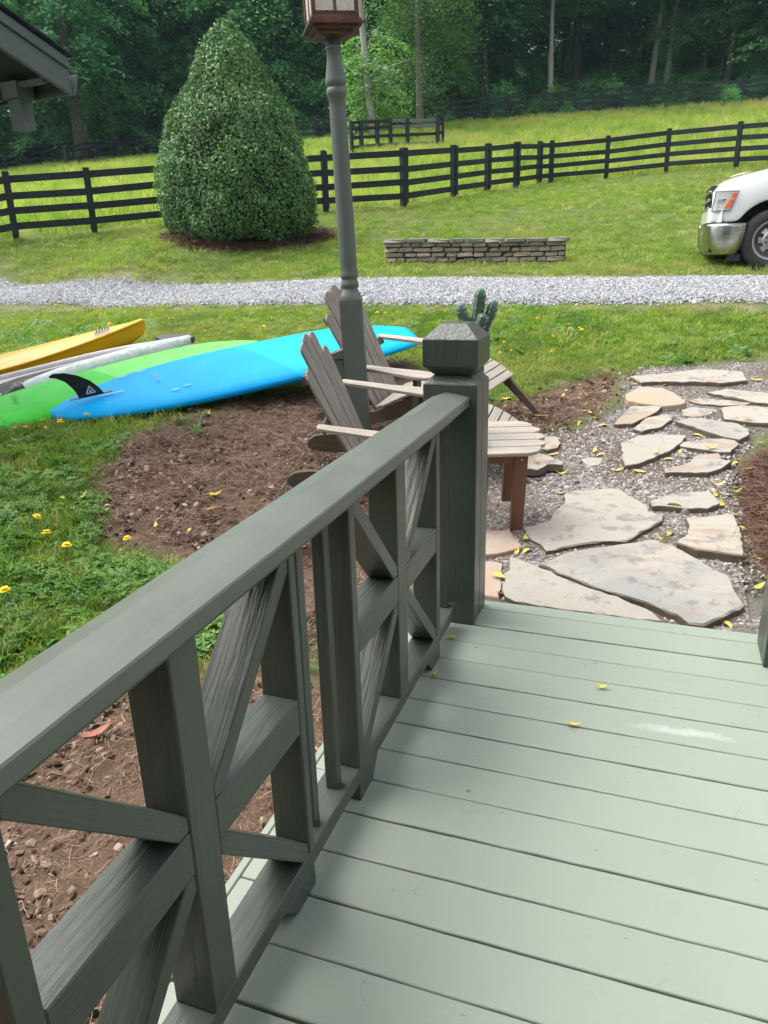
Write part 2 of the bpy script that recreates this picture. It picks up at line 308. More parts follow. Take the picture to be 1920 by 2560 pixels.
V = np.stack([X, Y, Zt], -1).reshape(-1, 3); nxg, nyg = len(gx), len(gy)
ii = (np.arange(nyg - 1)[:, None] * nxg + np.arange(nxg - 1)[None]).ravel()
F = np.stack([ii, ii + 1, ii + nxg + 1, ii + nxg], -1)
gm = mesh('ground', V, F, smooth=True)
ca = gm.color_attributes.new('zone', 'FLOAT_COLOR', 'POINT'); ca.data.foreach_set('color', np.stack([z_m, z_d, z_g, np.ones_like(z_m)], -1).astype(np.float32).ravel())
cb = gm.color_attributes.new('zone2', 'FLOAT_COLOR', 'POINT'); cb.data.foreach_set('color', np.stack([z_s, z_b, wood, far.astype(float)], -1).astype(np.float32).ravel())

def groundmat():
    t = NT('ground_soil_and_turf'); u = t.tc('Object')
    a = t.n('ShaderNodeVertexColor'); a.layer_name = 'zone'; b = t.n('ShaderNodeVertexColor'); b.layer_name = 'zone2'
    sa = t.n('ShaderNodeSeparateColor'); sb = t.n('ShaderNodeSeparateColor'); t.l(a.outputs['Color'], sa.inputs[0]); t.l(b.outputs['Color'], sb.inputs[0])
    n1 = t.noise(u, .35, 4, .6); n2 = t.noise(u, 3.2, 5, .65); n3 = t.noise(u, 22, 5, .7); n4 = t.noise(u, 90, 3, .7)
    st = lambda n, p, q: t.ramp(n, [(p, (0, 0, 0)), (q, (1, 1, 1))])
    grass = t.mix(st(n2, .35, .65), (.085, .125, .028), (.14, .175, .045))
    grass = t.mix(t.math('MULTIPLY', st(n3, .52, .72), .6), grass, (.23, .20, .10))
    field = t.mix(st(n1, .40, .60), (.115, .185, .030), (.225, .235, .055))
    field = t.mix(st(n2, .45, .7), field, (.10, .165, .03))
    wood_ = t.mix(st(n2, .35, .65), (.020, .022, .012), (.035, .045, .014))
    soil = t.mix(st(n3, .35, .65), (.12, .075, .05), (.20, .135, .095))
    soil = t.mix(t.math('MULTIPLY', st(n4, .5, .7), .5), soil, (.21, .15, .11))
    mul = t.mix(st(n3, .35, .65), (.085, .053, .038), (.19, .125, .088))
    mul = t.mix(t.math('MULTIPLY', st(n4, .52, .66), .6), mul, (.24, .165, .115)); mul = t.mix(st(n2, .53, .60), mul, (.040, .025, .018))
    grav = t.mix(st(n4, .35, .65), (.10, .085, .07), (.26, .24, .215))
    straw = t.mix(st(n4, .35, .65), (.09, .038, .022), (.17, .078, .045))
    bare = t.mix(st(n3, .35, .65), (.26, .20, .14), (.36, .30, .235))
    c = t.mix(b.outputs['Alpha'], grass, field); c = t.mix(sb.outputs[2], c, wood_); c = t.mix(sb.outputs[1], c, bare)
    c = t.mix(sa.outputs[1], c, soil); c = t.mix(sa.outputs[0], c, mul); c = t.mix(sa.outputs[2], c, grav); c = t.mix(sb.outputs[0], c, straw)
    t.bump(t.math('ADD', t.math('MULTIPLY', n3, 1.), t.math('MULTIPLY', n4, .5)), .8, .03)
    return t.set(c, .95, spec=.15)
ground = link('ground', gm, groundmat()); tag(ground, kind='structure')

# gravel drive and gravel path beds
def sheet(name, f_in, bx, by, step, lift, mat, smooth=True, crown=None):
    ax = np.arange(bx[0], bx[1], step); ay = np.arange(by[0], by[1], step)
    A, B = np.meshgrid(ax, ay); keep = f_in(A, B)
    Z = G(A, B) + (lift if not hasattr(lift, '__call__') else lift(A, B)); n = len(ax)
    i = (np.arange(len(ay) - 1)[:, None] * n + np.arange(n - 1)[None]); k = keep[:-1, :-1] & keep[1:, :-1] & keep[:-1, 1:] & keep[1:, 1:]
    i = i[k]; Fq = np.stack([i, i + 1, i + n + 1, i + n], -1); used, inv = np.unique(Fq, return_inverse=True)
    V = np.stack([A, B, Z], -1).reshape(-1, 3)[used]
    return link(name, mesh(name, V, inv.reshape(Fq.shape), smooth), mat)
def gravelmat(name, cs, scale, bumpd, soil=.45, soilc=(.24, .205, .17)):
    t = NT(name); u = t.tc('Object')
    v = t.n('ShaderNodeTexVoronoi'); v.inputs['Scale'].default_value = scale; t.l(u, v.inputs['Vector'])
    n = t.noise(u, 1.3, 4); n2 = t.noise(u, 18, 4)
    sp = t.n('ShaderNodeSeparateColor'); t.l(v.outputs['Color'], sp.inputs[0])
    c = t.ramp(sp.outputs[0], cs)
    c = t.mix(t.math('MULTIPLY', t.ramp(v.outputs['Distance'], [(.35, (0, 0, 0)), (.75, (1, 1, 1))]), .8), c, (.10, .09, .085))
    c = t.mix(t.math('MULTIPLY', t.ramp(n, [(.42, (0, 0, 0)), (.6, (1, 1, 1))]), soil), c, soilc)
    t.bump(t.math('SUBTRACT', 1., v.outputs['Distance']), 1., bumpd)
    return t.set(c, .9, spec=.2)
M_drive = gravelmat('crushed_limestone', [(0, (.16, .16, .165)), (.35, (.27, .275, .285)), (.7, (.40, .41, .425)), (1, (.55, .56, .57))], 24, .03)
drive = sheet('driveway', lambda a, b: road_in(a, b) + .10 * nz(a, b, 1.5) * .6 > 0, (-28, 28), (8.2, 14), .12, lambda a, b: -.03 + .05 * np.clip(road_in(a, b) / .3, 0, 1), M_drive); tag(drive, kind='structure')
M_pathbed = gravelmat('pea_gravel_bed', [(0, (.12, .10, .085)), (.4, (.23, .21, .19)), (.8, (.36, .34, .32)), (1, (.5, .48, .46))], 60, .012, .85, (.125, .088, .062))
path = sheet('path', lambda a, b: pdist(a, b, GRAVEL) + .10 * nz(a, b, 1.2) < -.02, (-1.3, 2.3), (2.6, 7), .05, .008, M_pathbed); tag(path, kind='structure')

# ------------------------------------------------------------------ scatter tools (for stuff nobody could count)
def protos(name, objs):
    c = bpy.data.collections.new(name)
    for o in objs:
        for k in list(o.users_collection): k.objects.unlink(o)
        c.objects.link(o)
    return c
def scatter(name, pts, rots, scl, col, npro, label=None, parent=None):
    me = bpy.data.meshes.new(name); n = len(pts); me.vertices.add(n); me.vertices.foreach_set('co', np.asarray(pts, np.float32).ravel())
    a = me.attributes.new('rot', 'FLOAT_VECTOR', 'POINT'); a.data.foreach_set('vector', np.asarray(rots, np.float32).ravel())
    a = me.attributes.new('scl', 'FLOAT', 'POINT'); a.data.foreach_set('value', np.asarray(scl, np.float32).ravel())
    a = me.attributes.new('idx', 'INT', 'POINT'); a.data.foreach_set('value', rng.integers(0, npro, n).astype(np.int32))
    o = link(name, me, None, parent); tag(o, label, None, None, 'stuff')
    t = bpy.data.node_groups.new(name, 'GeometryNodeTree'); t.interface.new_socket('Geometry', in_out='INPUT', socket_type='NodeSocketGeometry'); t.interface.new_socket('Geometry', in_out='OUTPUT', socket_type='NodeSocketGeometry')
    N = t.nodes; L = t.links; gi = N.new('NodeGroupInput'); go = N.new('NodeGroupOutput'); ip = N.new('GeometryNodeInstanceOnPoints'); ci = N.new('GeometryNodeCollectionInfo')
    ci.inputs['Collection'].default_value = col; ci.inputs['Separate Children'].default_value = True; ci.inputs['Reset Children'].default_value = True
    def at_(nm, ty):
        q = N.new('GeometryNodeInputNamedAttribute'); q.data_type = ty; q.inputs['Name'].default_value = nm; return next(s for s in q.outputs if s.enabled and s.name == 'Attribute')
    ip.inputs['Pick Instance'].default_value = True
    L.new(gi.outputs[0], ip.inputs['Points']); L.new(ci.outputs[0], ip.inputs['Instance']); L.new(at_('idx', 'INT'), ip.inputs['Instance Index'])
    L.new(at_('rot', 'FLOAT_VECTOR'), ip.inputs['Rotation']); L.new(at_('scl', 'FLOAT'), ip.inputs['Scale']); L.new(ip.outputs[0], go.inputs[0])
    m = o.modifiers.new('scatter', 'NODES'); m.node_group = t; return o
def leafmat(name, cs, rough=.45, trans=.35, spec=.4, patch=None, vary='inst'):
    t = NT(name); u = t.tc('Object'); n = t.noise(u, 3, 2)
    g = t.n('ShaderNodeNewGeometry')
    rnd = t.rand() if vary == 'inst' else g.outputs['Random Per Island']
    c = t.ramp(rnd, cs)
    if vary == 'both': c = t.mix(t.math('MULTIPLY', t.rand(), .55), c, tuple(q * .5 for q in cs[0][1]))
    if patch:
        oi = t.n('ShaderNodeObjectInfo'); pn = t.noise(oi.outputs['Location'], patch[0], 4, .6); pn2 = t.noise(oi.outputs['Location'], patch[0] * 3.7, 4, .6)
        c = t.mix(t.math('MULTIPLY', t.ramp(pn, [(.50, (0, 0, 0)), (.66, (1, 1, 1))]), .7), c, patch[1]); c = t.mix(t.math('MULTIPLY', t.ramp(pn2, [(.52, (0, 0, 0)), (.66, (1, 1, 1))]), .6), c, patch[2])
    t.set(c, rough, spec=spec)
    tr = t.n('ShaderNodeBsdfTranslucent'); mx = t.n('ShaderNodeMixShader'); mx.inputs[0].default_value = trans
    hc = t.mix(.5, c, (.5, .8, .1), 'MULTIPLY'); hc2 = t.mix(1., hc, (2.2, 2.2, 1.6), 'MULTIPLY')
    t.l(hc2, tr.inputs[0]); t.l(t.b.outputs[0], mx.inputs[1]); t.l(tr.outputs[0], mx.inputs[2]); t.l(mx.outputs[0], t.out.inputs[0])
    return t.m
def blades(name, n, h, w, spread, lean, mat, segs=2):
    V = []; F = []
    for _ in range(n):
        r = spread * rng.uniform() ** .5; a = rng.uniform(0, 2 * PI); bx_, by_ = r * math.cos(a), r * math.sin(a)
        d = rng.uniform(0, 2 * PI); hh = h * rng.uniform(.5, 1.15); ln = lean * rng.uniform(.2, 1.2) * hh; fa = rng.uniform(0, 2 * PI); ww = w * rng.uniform(.7, 1.2)
        k = len(V)
        for s in range(segs):
            q = s / segs; cx_, cy_ = bx_ + math.cos(d) * ln * q * q, by_ + math.sin(d) * ln * q * q
            o_ = ww * (1 - q * .5) / 2; V += [(cx_ - math.cos(fa) * o_, cy_ - math.sin(fa) * o_, hh * q), (cx_ + math.cos(fa) * o_, cy_ + math.sin(fa) * o_, hh * q)]
        V.append((bx_ + math.cos(d) * ln, by_ + math.sin(d) * ln, hh * (1 - .15 * lean)))
        for s in range(segs - 1): F.append((k + 2 * s, k + 2 * s + 1, k + 2 * s + 3, k + 2 * s + 2))
        F.append((k + 2 * segs - 2, k + 2 * segs - 1, k + 2 * segs))
    return link(name, mesh(name, V, F), mat)
def slopes(x, y):
    e = .1; return (G(x + e, y) - G(x - e, y)) / (2 * e), (G(x, y + e) - G(x, y - e)) / (2 * e)
def place(n, bx, by, dens):
    x = rng.uniform(*bx, n); y = rng.uniform(*by, n); k = rng.uniform(size=n) < dens(x, y); return x[k], y[k]
def vis(x, y, m=.6):
    """inside the wedge of ground the view takes in, with a margin for nearby viewpoints"""
    a = np.degrees(np.arctan2(x, y)); return (a > -62 - 2) & (a < 12 + 4)

M_grass = leafmat('lawn_grass', [(0, (.12, .21, .03)), (.4, (.20, .30, .045)), (.75, (.29, .36, .075)), (.88, (.40, .39, .14)), (1, (.52, .45, .26))], .5, .35, .25, (.55, (.33, .30, .12), (.075, .16, .03)))
M_field = leafmat('pasture_grass', [(0, (.15, .26, .04)), (.5, (.28, .37, .07)), (.8, (.42, .43, .12)), (1, (.55, .49, .22))], .55, .4, .2, (.16, (.50, .44, .18), (.13, .25, .05)))
M_weed = leafmat('broadleaf_weeds', [(0, (.06, .16, .03)), (.5, (.11, .24, .045)), (1, (.20, .34, .07))], .4, .3, .4)
tuft = protos('turf_sources', [blades('tuft', 26, .040, .0055, .07, 1.1, M_grass) for _ in range(4)] + [blades('tuft', 16, .065, .006, .06, .9, M_grass) for _ in range(2)])
tall = protos('pasture_sources', [blades('tall_tuft', 22, .34, .022, .28, .5, M_field) for _ in range(4)])
def rosette(name, n, L, w, mat, rise=.35, lobes=3):
    V = []; F = []
    for i in range(n):
        a = 2 * PI * i / n + rng.uniform(-.3, .3); l = L * rng.uniform(.6, 1.1); rr = rise * rng.uniform(.3, 1.4); k = len(V); ca_, sa_ = math.cos(a), math.sin(a)
        m_ = 2 * lobes
        for j in range(m_ + 1):
            q = j / m_; wd = w * math.sin(PI * min(q * .85 + .12, 1)) * (1 if j % 2 == 0 else .55) / 2; zz = l * rr * math.sin(q * 2.2) * .6 + .004; r = l * q * .97
            V += [(ca_ * r - sa_ * wd, sa_ * r + ca_ * wd, zz + wd * .25), (ca_ * r + sa_ * wd, sa_ * r - ca_ * wd, zz + wd * .25)]
        for j in range(m_): F.append((k + 2 * j, k + 2 * j + 1, k + 2 * j + 3, k + 2 * j + 2))
    return link(name, mesh(name, V, F), mat)
def clover(name, n, spread, r, mat):
    V = []; F = []
    for _ in range(n):
        a = rng.uniform(0, 2 * PI); d = spread * rng.uniform() ** .5; cx_, cy_, cz = d * math.cos(a), d * math.sin(a), rng.uniform(.01, .06); rr = r * rng.uniform(.6, 1.2)
        for j in range(3):
            b = a + j * 2.09; tl = rng.uniform(-.4, .4); k = len(V)
            V += [(cx_, cy_, cz), (cx_ + rr * math.cos(b - .5), cy_ + rr * math.sin(b - .5), cz + rr * tl), (cx_ + 1.25 * rr * math.cos(b), cy_ + 1.25 * rr * math.sin(b), cz + rr * tl * 1.1), (cx_ + rr * math.cos(b + .5), cy_ + rr * math.sin(b + .5), cz + rr * tl)]
            F.append((k, k + 1, k + 2, k + 3))
    return link(name, mesh(name, V, F), mat)
weeds = protos('weed_sources', [rosette('rosette', 10, .13, .042, M_weed) for _ in range(3)] + [clover('clover', 40, .10, .017, M_weed) for _ in range(4)])

def inst(x, y, lift=0, tilt=.15, yaw=True):
    sx, sy = slopes(x, y); n = len(x)
    r = np.stack([sy + rng.normal(0, tilt, n), -sx + rng.normal(0, tilt, n), rng.uniform(0, 2 * PI, n) if yaw else np.zeros(n)], -1)
    return np.stack([x, y, G(x, y) + lift], -1), r
def lawn_d(x, y):
    m = pdist(x, y, MULCH) + .12 * nz(x, y); d = pdist(x, y, DIRT) + .14 * nz(x, y); g_ = pdist(x, y, GRAVEL) + .08 * nz(x, y); s_ = np.minimum(pdist(x, y, STRAW), pdist(x, y, RING))
    k = np.minimum(np.minimum(m, d), np.minimum(g_, s_)); r = -road_in(x, y)
    v = np.clip(.15 + k / .3, 0, 1) * np.clip(.05 + (r + .1 * nz(x, y, 2)) / .55, 0, 1)
    v = v * ~((x > -.9) & (x < .75) & (y < 2.9)) * ~((x > .3) & (y < 5.9)); return v * vis(x, y)
x, y = place(95000, (-9, 3.5), (1.3, 8.9), lambda x, y: lawn_d(x, y) * np.clip(.30 + .55 * np.clip(nz(x, y, .8) + .5, 0, 1), 0, 1) * np.where(y < 5, 1., .8))
p, r = inst(x, y); scatter('lawn_grass', p, r, rng.uniform(.55, 1.25, len(x)) * (1 + .35 * np.clip(nz(x, y, .6), -1, 1)), tuft, 6)
x, y = place(95000, (-18, 7), (10.5, 28.5), lambda x, y: lawn_d(x, y) * ~beyond_fence(x, y) * np.clip(1.15 - np.hypot(x, y) / 40, 0, 1) * np.clip(.55 + nz(x, y, .5) * .5, .15, 1))
p, r = inst(x, y); scatter('lawn_grass', p, r, rng.uniform(.9, 1.9, len(x)), tuft, 6)
x, y = place(60000, (-48, 12), (10, 60), lambda x, y: vis(x, y) * beyond_fence(x, y) * (pdist(x, y, NF + [(9, 25), (40, 18), (60, 60), (60, 140), (-140, 140), (-100, 0), (-40, -4)]) < -.25) * (pdist(x, y, WOODS) > .1) * np.clip(1.3 - np.hypot(x, y) / 75, 0, 1))
p, r = inst(x, y); scatter('pasture_grass', p, r, rng.uniform(.45, 1.15, len(x)) * (1 + .25 * nz(x, y, .15)), tall, 4)
x, y = place(30000, (-8, 2.5), (1.3, 9), lambda x, y: lawn_d(x, y) * np.clip(nz(x + 9, y, .5) * 1.1 + np.where((y < 4.2) & (x < -1.2), .95, .0) + np.where((x > -1.6) & (x < .6) & (y < 7.3), .45, 0), .02, 1) * .62)
p, r = inst(x, y, .004, .25); scatter('ground_weeds', p, r, rng.uniform(.4, 1.0, len(x)), weeds, 7)

# mulch: needles, chips; pebbles; drive stones
def needles(name, n, L, w, spread, mat, up=.03):
    V = []; F = []
    for _ in range(n):
        a = rng.uniform(0, 2 * PI); cx_, cy_ = rng.normal(0, spread, 2); l = L * rng.uniform(.4, 1.1) / 2; z0, z1 = rng.uniform(.001, up, 2); dx, dy = math.cos(a), math.sin(a); bd = rng.uniform(-.25, .25) * l; k = len(V)
        for q in (-1, 0, 1):
            b_ = bd * (1 - abs(q)); X_, Y_ = cx_ + dx * l * q - dy * b_, cy_ + dy * l * q + dx * b_; Z_ = (z0 * (1 - q) + z1 * (1 + q)) / 2
            V += [(X_ - dy * w / 2, Y_ + dx * w / 2, Z_), (X_ + dy * w / 2, Y_ - dx * w / 2, Z_ + w * .4)]
        F += [(k, k + 1, k + 3, k + 2), (k + 2, k + 3, k + 5, k + 4)]
    return link(name, mesh(name, V, F), mat)
def islandmat(name, cs, rough=.85):
    t = NT(name); g = t.n('ShaderNodeNewGeometry'); f = t.math('FRACT', t.math('ADD', g.outputs['Random Per Island'], t.rand())); return t.set(t.ramp(f, cs), rough, spec=.25)
M_need = islandmat('dry_pine_needles', [(0, (.09, .055, .038)), (.4, (.20, .125, .085)), (.8, (.34, .225, .16)), (1, (.52, .41, .32))])
M_needr = islandmat('red_pine_needles', [(0, (.07, .035, .025)), (.5, (.15, .082, .056)), (1, (.30, .19, .135))])
M_strawdry = islandmat('dead_grass', [(0, (.25, .19, .11)), (1, (.46, .38, .25))])
M_chip = islandmat('bark_chips', [(0, (.035, .022, .016)), (.5, (.14, .085, .06)), (.8, (.28, .19, .145)), (1, (.55, .44, .36))])
nd = protos('needle_sources', [needles('needles', 34, .10, .0022, .06, M_need) for _ in range(5)])
nr = protos('red_needle_sources', [needles('needles', 40, .13, .0028, .07, M_needr, .04) for _ in range(4)])
sg = protos('dead_grass_sources', [needles('straws', 16, .09, .002, .06, M_strawdry) for _ in range(3)])
def rock(name, r, mat, flat=.6, sub=1, jag=.22):
    bm = bmesh.new(); bmesh.ops.create_icosphere(bm, subdivisions=sub, radius=r)
    for v in bm.verts:
        v.co *= 1 + rng.uniform(-jag, jag); v.co.z *= flat; v.co.x *= 1.15
    me = bpy.data.meshes.new(name); bm.to_mesh(me); bm.free(); return link(name, me, mat)
def stonemat(name, cs):
    t = NT(name); u = t.tc('Object', (1, 1, 1), True); n = t.noise(u, 60, 3); c = t.ramp(t.rand(), cs)
    c = t.mix(t.math('MULTIPLY', t.ramp(n, [(.4, (0, 0, 0)), (.7, (1, 1, 1))]), .3), c, (.15, .13, .11)); return t.set(c, .75, spec=.3)
M_peb = stonemat('pebble_stone', [(0, (.14, .12, .10)), (.3, (.24, .225, .21)), (.6, (.38, .36, .34)), (.85, (.52, .50, .48)), (.95, (.30, .19, .13)), (1, (.62, .60, .58))])
M_lime = stonemat('limestone_chip', [(0, (.24, .243, .25)), (.35, (.33, .338, .35)), (.7, (.42, .43, .445)), (1, (.55, .56, .575))])
M_tan = stonemat('tan_rock', [(0, (.22, .14, .095)), (.5, (.36, .25, .18)), (1, (.52, .42, .33))])
peb = protos('pebble_sources', [rock('pebble', .011, M_peb, .65) for _ in range(5)])
lime = protos('limestone_sources', [rock('limestone_chip', .013, M_lime, .7, 1, .3) for _ in range(5)])
clod = protos('clod_sources', [rock('clod', .018, M_chip, .5, 1, .35) for _ in range(4)])
trk = protos('tan_rock_sources', [rock('tan_rock', .014, M_tan, .6, 1, .35) for _ in range(5)])
# flagstone outlines (world x, y), height of the top above the soil
STONES = [
(0.030,[(-0.59,3.77),(-0.52,3.82),(-0.47,3.89),(-0.46,4.05),(-0.42,4.16),(-0.44,4.32),(-0.40,4.38),(-0.30,4.41),(-0.20,4.46),(-0.13,4.44),(-0.06,4.32),(0.01,4.22),(0.03,4.12),(0.11,4.08),(0.10,4.00),(0.02,3.86),(-0.06,3.70),(-0.17,3.68),(-0.29,3.61),(-0.43,3.51),(-0.47,3.59),(-0.53,3.64)]),
(0.040,[(-0.44,3.33),(-0.35,3.46),(-0.23,3.55),(-0.08,3.64),(0.07,3.72),(0.14,3.70),(0.22,3.59),(0.30,3.49),(0.39,3.40),(0.40,3.28),(0.43,3.15),(0.35,3.04),(0.31,3.00),(0.27,2.95),(0.21,2.95),(0.17,3.00),(0.11,3.04),(0.00,3.10),(-0.11,3.14),(-0.24,3.21),(-0.33,3.26)]),
(0.030,[(-0.59,3.41),(-0.53,3.38),(-0.42,3.31),(-0.31,3.24),(-0.19,3.17),(-0.07,3.12),(0.02,3.06),(0.08,3.02),(0.11,2.96),(-0.06,2.96),(-0.25,2.97),(-0.38,2.98),(-0.49,3.00),(-0.54,3.03),(-0.57,3.09),(-0.57,3.17),(-0.59,3.23),(-0.57,3.27),(-0.59,3.37)]),
(0.030,[(-0.77,3.70),(-0.65,3.70),(-0.60,3.61),(-0.55,3.52),(-0.62,3.46),(-0.71,3.41),(-0.78,3.39),(-0.86,3.68)]),
(0.020,[(-0.70,3.37),(-0.62,3.36),(-0.59,3.17),(-0.57,3.03),(-0.63,3.04),(-0.71,3.04),(-0.79,3.37)]),
(0.050,[(0.22,4.03),(0.34,4.07),(0.45,4.14),(0.46,4.01),(0.47,3.83),(0.46,3.61),(0.36,3.62),(0.26,3.63),(0.17,3.68),(0.22,3.81),(0.23,3.93)]),
(0.040,[(0.03,4.24),(0.14,4.36),(0.24,4.41),(0.35,4.43),(0.39,4.32),(0.39,4.26),(0.33,4.19),(0.20,4.18),(0.05,4.18)]),
(0.040,[(-0.18,5.10),(-0.07,5.24),(0.07,5.28),(0.23,5.29),(0.19,5.14),(0.12,5.00),(0.04,4.90),(-0.05,4.80),(-0.13,4.76),(-0.15,4.86),(-0.15,4.96)]),
(0.030,[(0.19,5.18),(0.36,5.27),(0.51,5.30),(0.55,5.21),(0.49,5.06),(0.35,5.07),(0.19,5.12)]),
(0.040,[(0.10,4.74),(0.23,4.83),(0.30,4.99),(0.42,5.02),(0.43,4.92),(0.49,4.92),(0.42,4.78),(0.35,4.71),(0.21,4.70),(0.11,4.68)]),
(0.040,[(0.16,5.52),(0.28,5.61),(0.45,5.56),(0.56,5.53),(0.62,5.44),(0.62,5.36),(0.55,5.25),(0.44,5.30),(0.30,5.41)]),
(0.040,[(-0.24,5.43),(-0.19,5.62),(-0.15,5.76),(0.08,5.78),(0.03,5.66),(-0.04,5.56),(-0.12,5.44),(-0.22,5.42)]),
(0.035,[(-0.11,5.36),(-0.04,5.56),(0.10,5.66),(0.14,5.56),(0.07,5.42),(-0.05,5.32)]),
(0.050,[(-0.20,5.94),(-0.11,6.12),(0.06,6.12),(0.14,6.02),(0.23,5.86),(0.19,5.80),(0.07,5.76),(-0.10,5.80),(-0.17,5.84)]),
(0.040,[(-0.19,6.36),(0.10,6.46),(0.28,6.55),(0.48,6.56),(0.64,6.55),(0.67,6.36),(0.47,6.28),(0.33,6.29),(0.11,6.28),(-0.09,6.24)]),
(0.030,[(0.38,6.11),(0.52,6.20),(0.67,6.16),(0.84,6.12),(0.83,5.92),(0.66,5.96),(0.47,6.06)]),
(0.020,[(0.25,5.95),(0.34,6.01),(0.49,6.00),(0.67,5.96),(0.63,5.91),(0.46,5.88),(0.31,5.91)]),
(0.040,[(0.46,5.80),(0.60,5.85),(0.77,5.83),(0.88,5.77),(0.86,5.55),(0.74,5.55),(0.61,5.57),(0.48,5.60)]),
(0.015,[(0.20,5.80),(0.29,5.85),(0.42,5.82),(0.40,5.73),(0.28,5.67),(0.21,5.68)]),
(0.070,[(-0.79,4.80),(-0.76,4.84),(-0.64,4.80),(-0.50,4.71),(-0.50,4.67),(-0.59,4.66),(-0.64,4.58),(-0.72,4.58),(-0.76,4.66)]),
(0.030,[(-0.78,5.06),(-0.72,5.17),(-0.60,5.17),(-0.56,5.07),(-0.57,4.99),(-0.63,4.94),(-0.72,4.97)]),
(0.010,[(-0.42,4.88),(-0.35,4.93),(-0.27,4.91),(-0.29,4.81),(-0.35,4.79)]),
]
def onstone(x, y):
    k = np.zeros(np.shape(x), bool)
    for h, s in STONES: k |= inpoly(x, y, s)
    return k
x, y = place(60000, (-1.25, 1.4), (2.86, 7), lambda x, y: sm(pdist(x, y, GRAVEL) + .10 * nz(x, y, 1.2), .12) * np.clip(.45 + 1.4 * nz(x + 3, y, 1.1), .06, 1) * ~onstone(x, y) * np.where(y > 5.3, .45, .8))
p, r = inst(x, y, .006, .9); scatter('path_pebbles', p, r, rng.gamma(4, .15, len(x)) + .15, peb, 5)
x, y = place(190000, (-13, 3), (8.1, 12.2), lambda x, y: np.clip((road_in(x, y) + .08 * nz(x, y, 2) + .04) / .3, 0, 1) * vis(x, y) * .85)
p, r = inst(x, y, 0, .9); p[:, 2] += .020 * np.clip(road_in(x, y) / .3, 0, 1) + .003; scatter('drive_stones', p, r, rng.gamma(6, .13, len(x)) + .2, lime, 5)
x, y = place(10500, (-3.6, 0), (-.3, 6.9), lambda x, y: np.maximum(sm(pdist(x, y, MULCH) + .12 * nz(x, y), .25), .38 * sm(pdist(x, y, DIRT), .3)) * ~((x > -.87) & (y < 2.9)) * np.clip(.75 + .9 * nz(x, y, 1.3), .04, 1))
p, r = inst(x, y, .004, .25); scatter('pine_needle_mulch', p, r, rng.uniform(.35, .85, len(x)), nd, 5)
x, y = place(30000, (-3.6, 0), (-.5, 6.9), lambda x, y: np.maximum(sm(pdist(x, y, MULCH), .3) * .9, sm(pdist(x, y, DIRT), .3)) * np.clip(.4 + 1.4 * nz(x - 4, y, 1.6), .05, 1) * ~((x > -.87) & (y < 2.9)))
p, r = inst(x, y, .004, .8); scatter('bark_and_clods', p, r, np.minimum(rng.gamma(3, .2, len(x)) + .15, 1.15), clod, 4)
x, y = place(5500, (-3.6, -.8), (-.5, 3.0), lambda x, y: sm(pdist(x, y, DIRT), .3) * .7 * ~((x > -.87) & (y < 2.9)))
p, r = inst(x, y, .004, .8); scatter('dirt_rocks', p, r, np.minimum(rng.gamma(1.6, .25, len(x)) + .12, 1.1), trk, 5)
x, y = place(600, (-3.4, -.86), (-.5, 2.8), lambda x, y: sm(pdist(x, y, DIRT) - .15, .4) * np.clip(.2 + nz(x, y, 1), .0, 1))
p, r = inst(x, y, .006, .3); scatter('dead_grass', p, r, rng.uniform(.4, .9, len(x)), sg, 3)
x, y = place(900, (-13, 2), (8, 12), lambda x, y: (np.abs(road_in(x, y) + .2) < .3) * 1.)
p, r = inst(x, y, .006, .3); scatter('dead_grass', p, r, rng.uniform(1, 2, len(x)), sg, 3)
x, y = place(9000, (.3, 1.6), (2.9, 5.8), lambda x, y: sm(pdist(x, y, STRAW) + .03, .12))
p, r = inst(x, y, .004, .18); scatter('red_pine_straw', p, r, rng.uniform(.45, .8, len(x)), nr, 4)
x, y = place(6500, (-9.4, -5.8), (11.4, 15.5), lambda x, y: sm(pdist(x, y, RING) + .05 * nz(x, y), .15))
p, r = inst(x, y, .01, .2); scatter('red_pine_straw', p, r, rng.uniform(.8, 1.5, len(x)), nr, 4)

# ------------------------------------------------------------------ house porch behind the viewer
M_wallwood = painted('dark_siding', (.03, .032, .028), (.04, .042, .036), .7, .3, False)
h = empty('house', (1, -2.6, 0), None, 'dark green timber house wall and porch eave behind the deck', 'house')
Mi = h.matrix_world.inverted()
b = MB()
for i in range(22): b.box((-6, -1.8, -.3 + i * .18), (6, -1.5 + .008 * (i % 2), -.125 + i * .18), Mi)
b.build('wall', M_wallwood, h)
MB().box((-6, -4.2, 3.66), (6, -.8, 3.8), Mi).build('roof', M_wallwood, h)
# ------------------------------------------------------------------ deck
dk = empty('deck', (0, 1, -.03), None, 'sage green painted board deck leading down to the flagstones', 'deck'); Mi = dk.matrix_world.inverted()
ys = [2.882, 2.798, 2.6455, 2.502, 2.361]
while ys[-1] > -2.5: ys.append(ys[-1] - .1425)
for i in range(len(ys) - 1):
    y1, y0 = ys[i], ys[i + 1]; gp = .003 + .0028 * rng.uniform(); dz = rng.uniform(-.0012, .0012)
    # slightly wavy edges and a soft crown, as sawn and painted boards have
    nx_ = 26; xs = np.linspace(-.838, 1.25, nx_); wv0 = rng.normal(0, .0007, nx_); wv1 = rng.normal(0, .0007, nx_)
    rings = []
    for k, x_ in enumerate(xs):
        a0, a1 = y0 + gp + wv0[k], y1 - wv1[k]; e = .004
        prof = [(a0, -.030), (a0, -e), (a0 + e * .4, -e * .35), (a0 + e * 1.2, 0), (a1 - e * 1.2, 0), (a1 - e * .4, -e * .35), (a1, -e), (a1, -.030)]
        rings.append([tuple(Mi @ Vector((x_, yy, zz + dz))) for yy, zz in prof])
    o = MB().rings(rings).build('board', M_deck, dk)
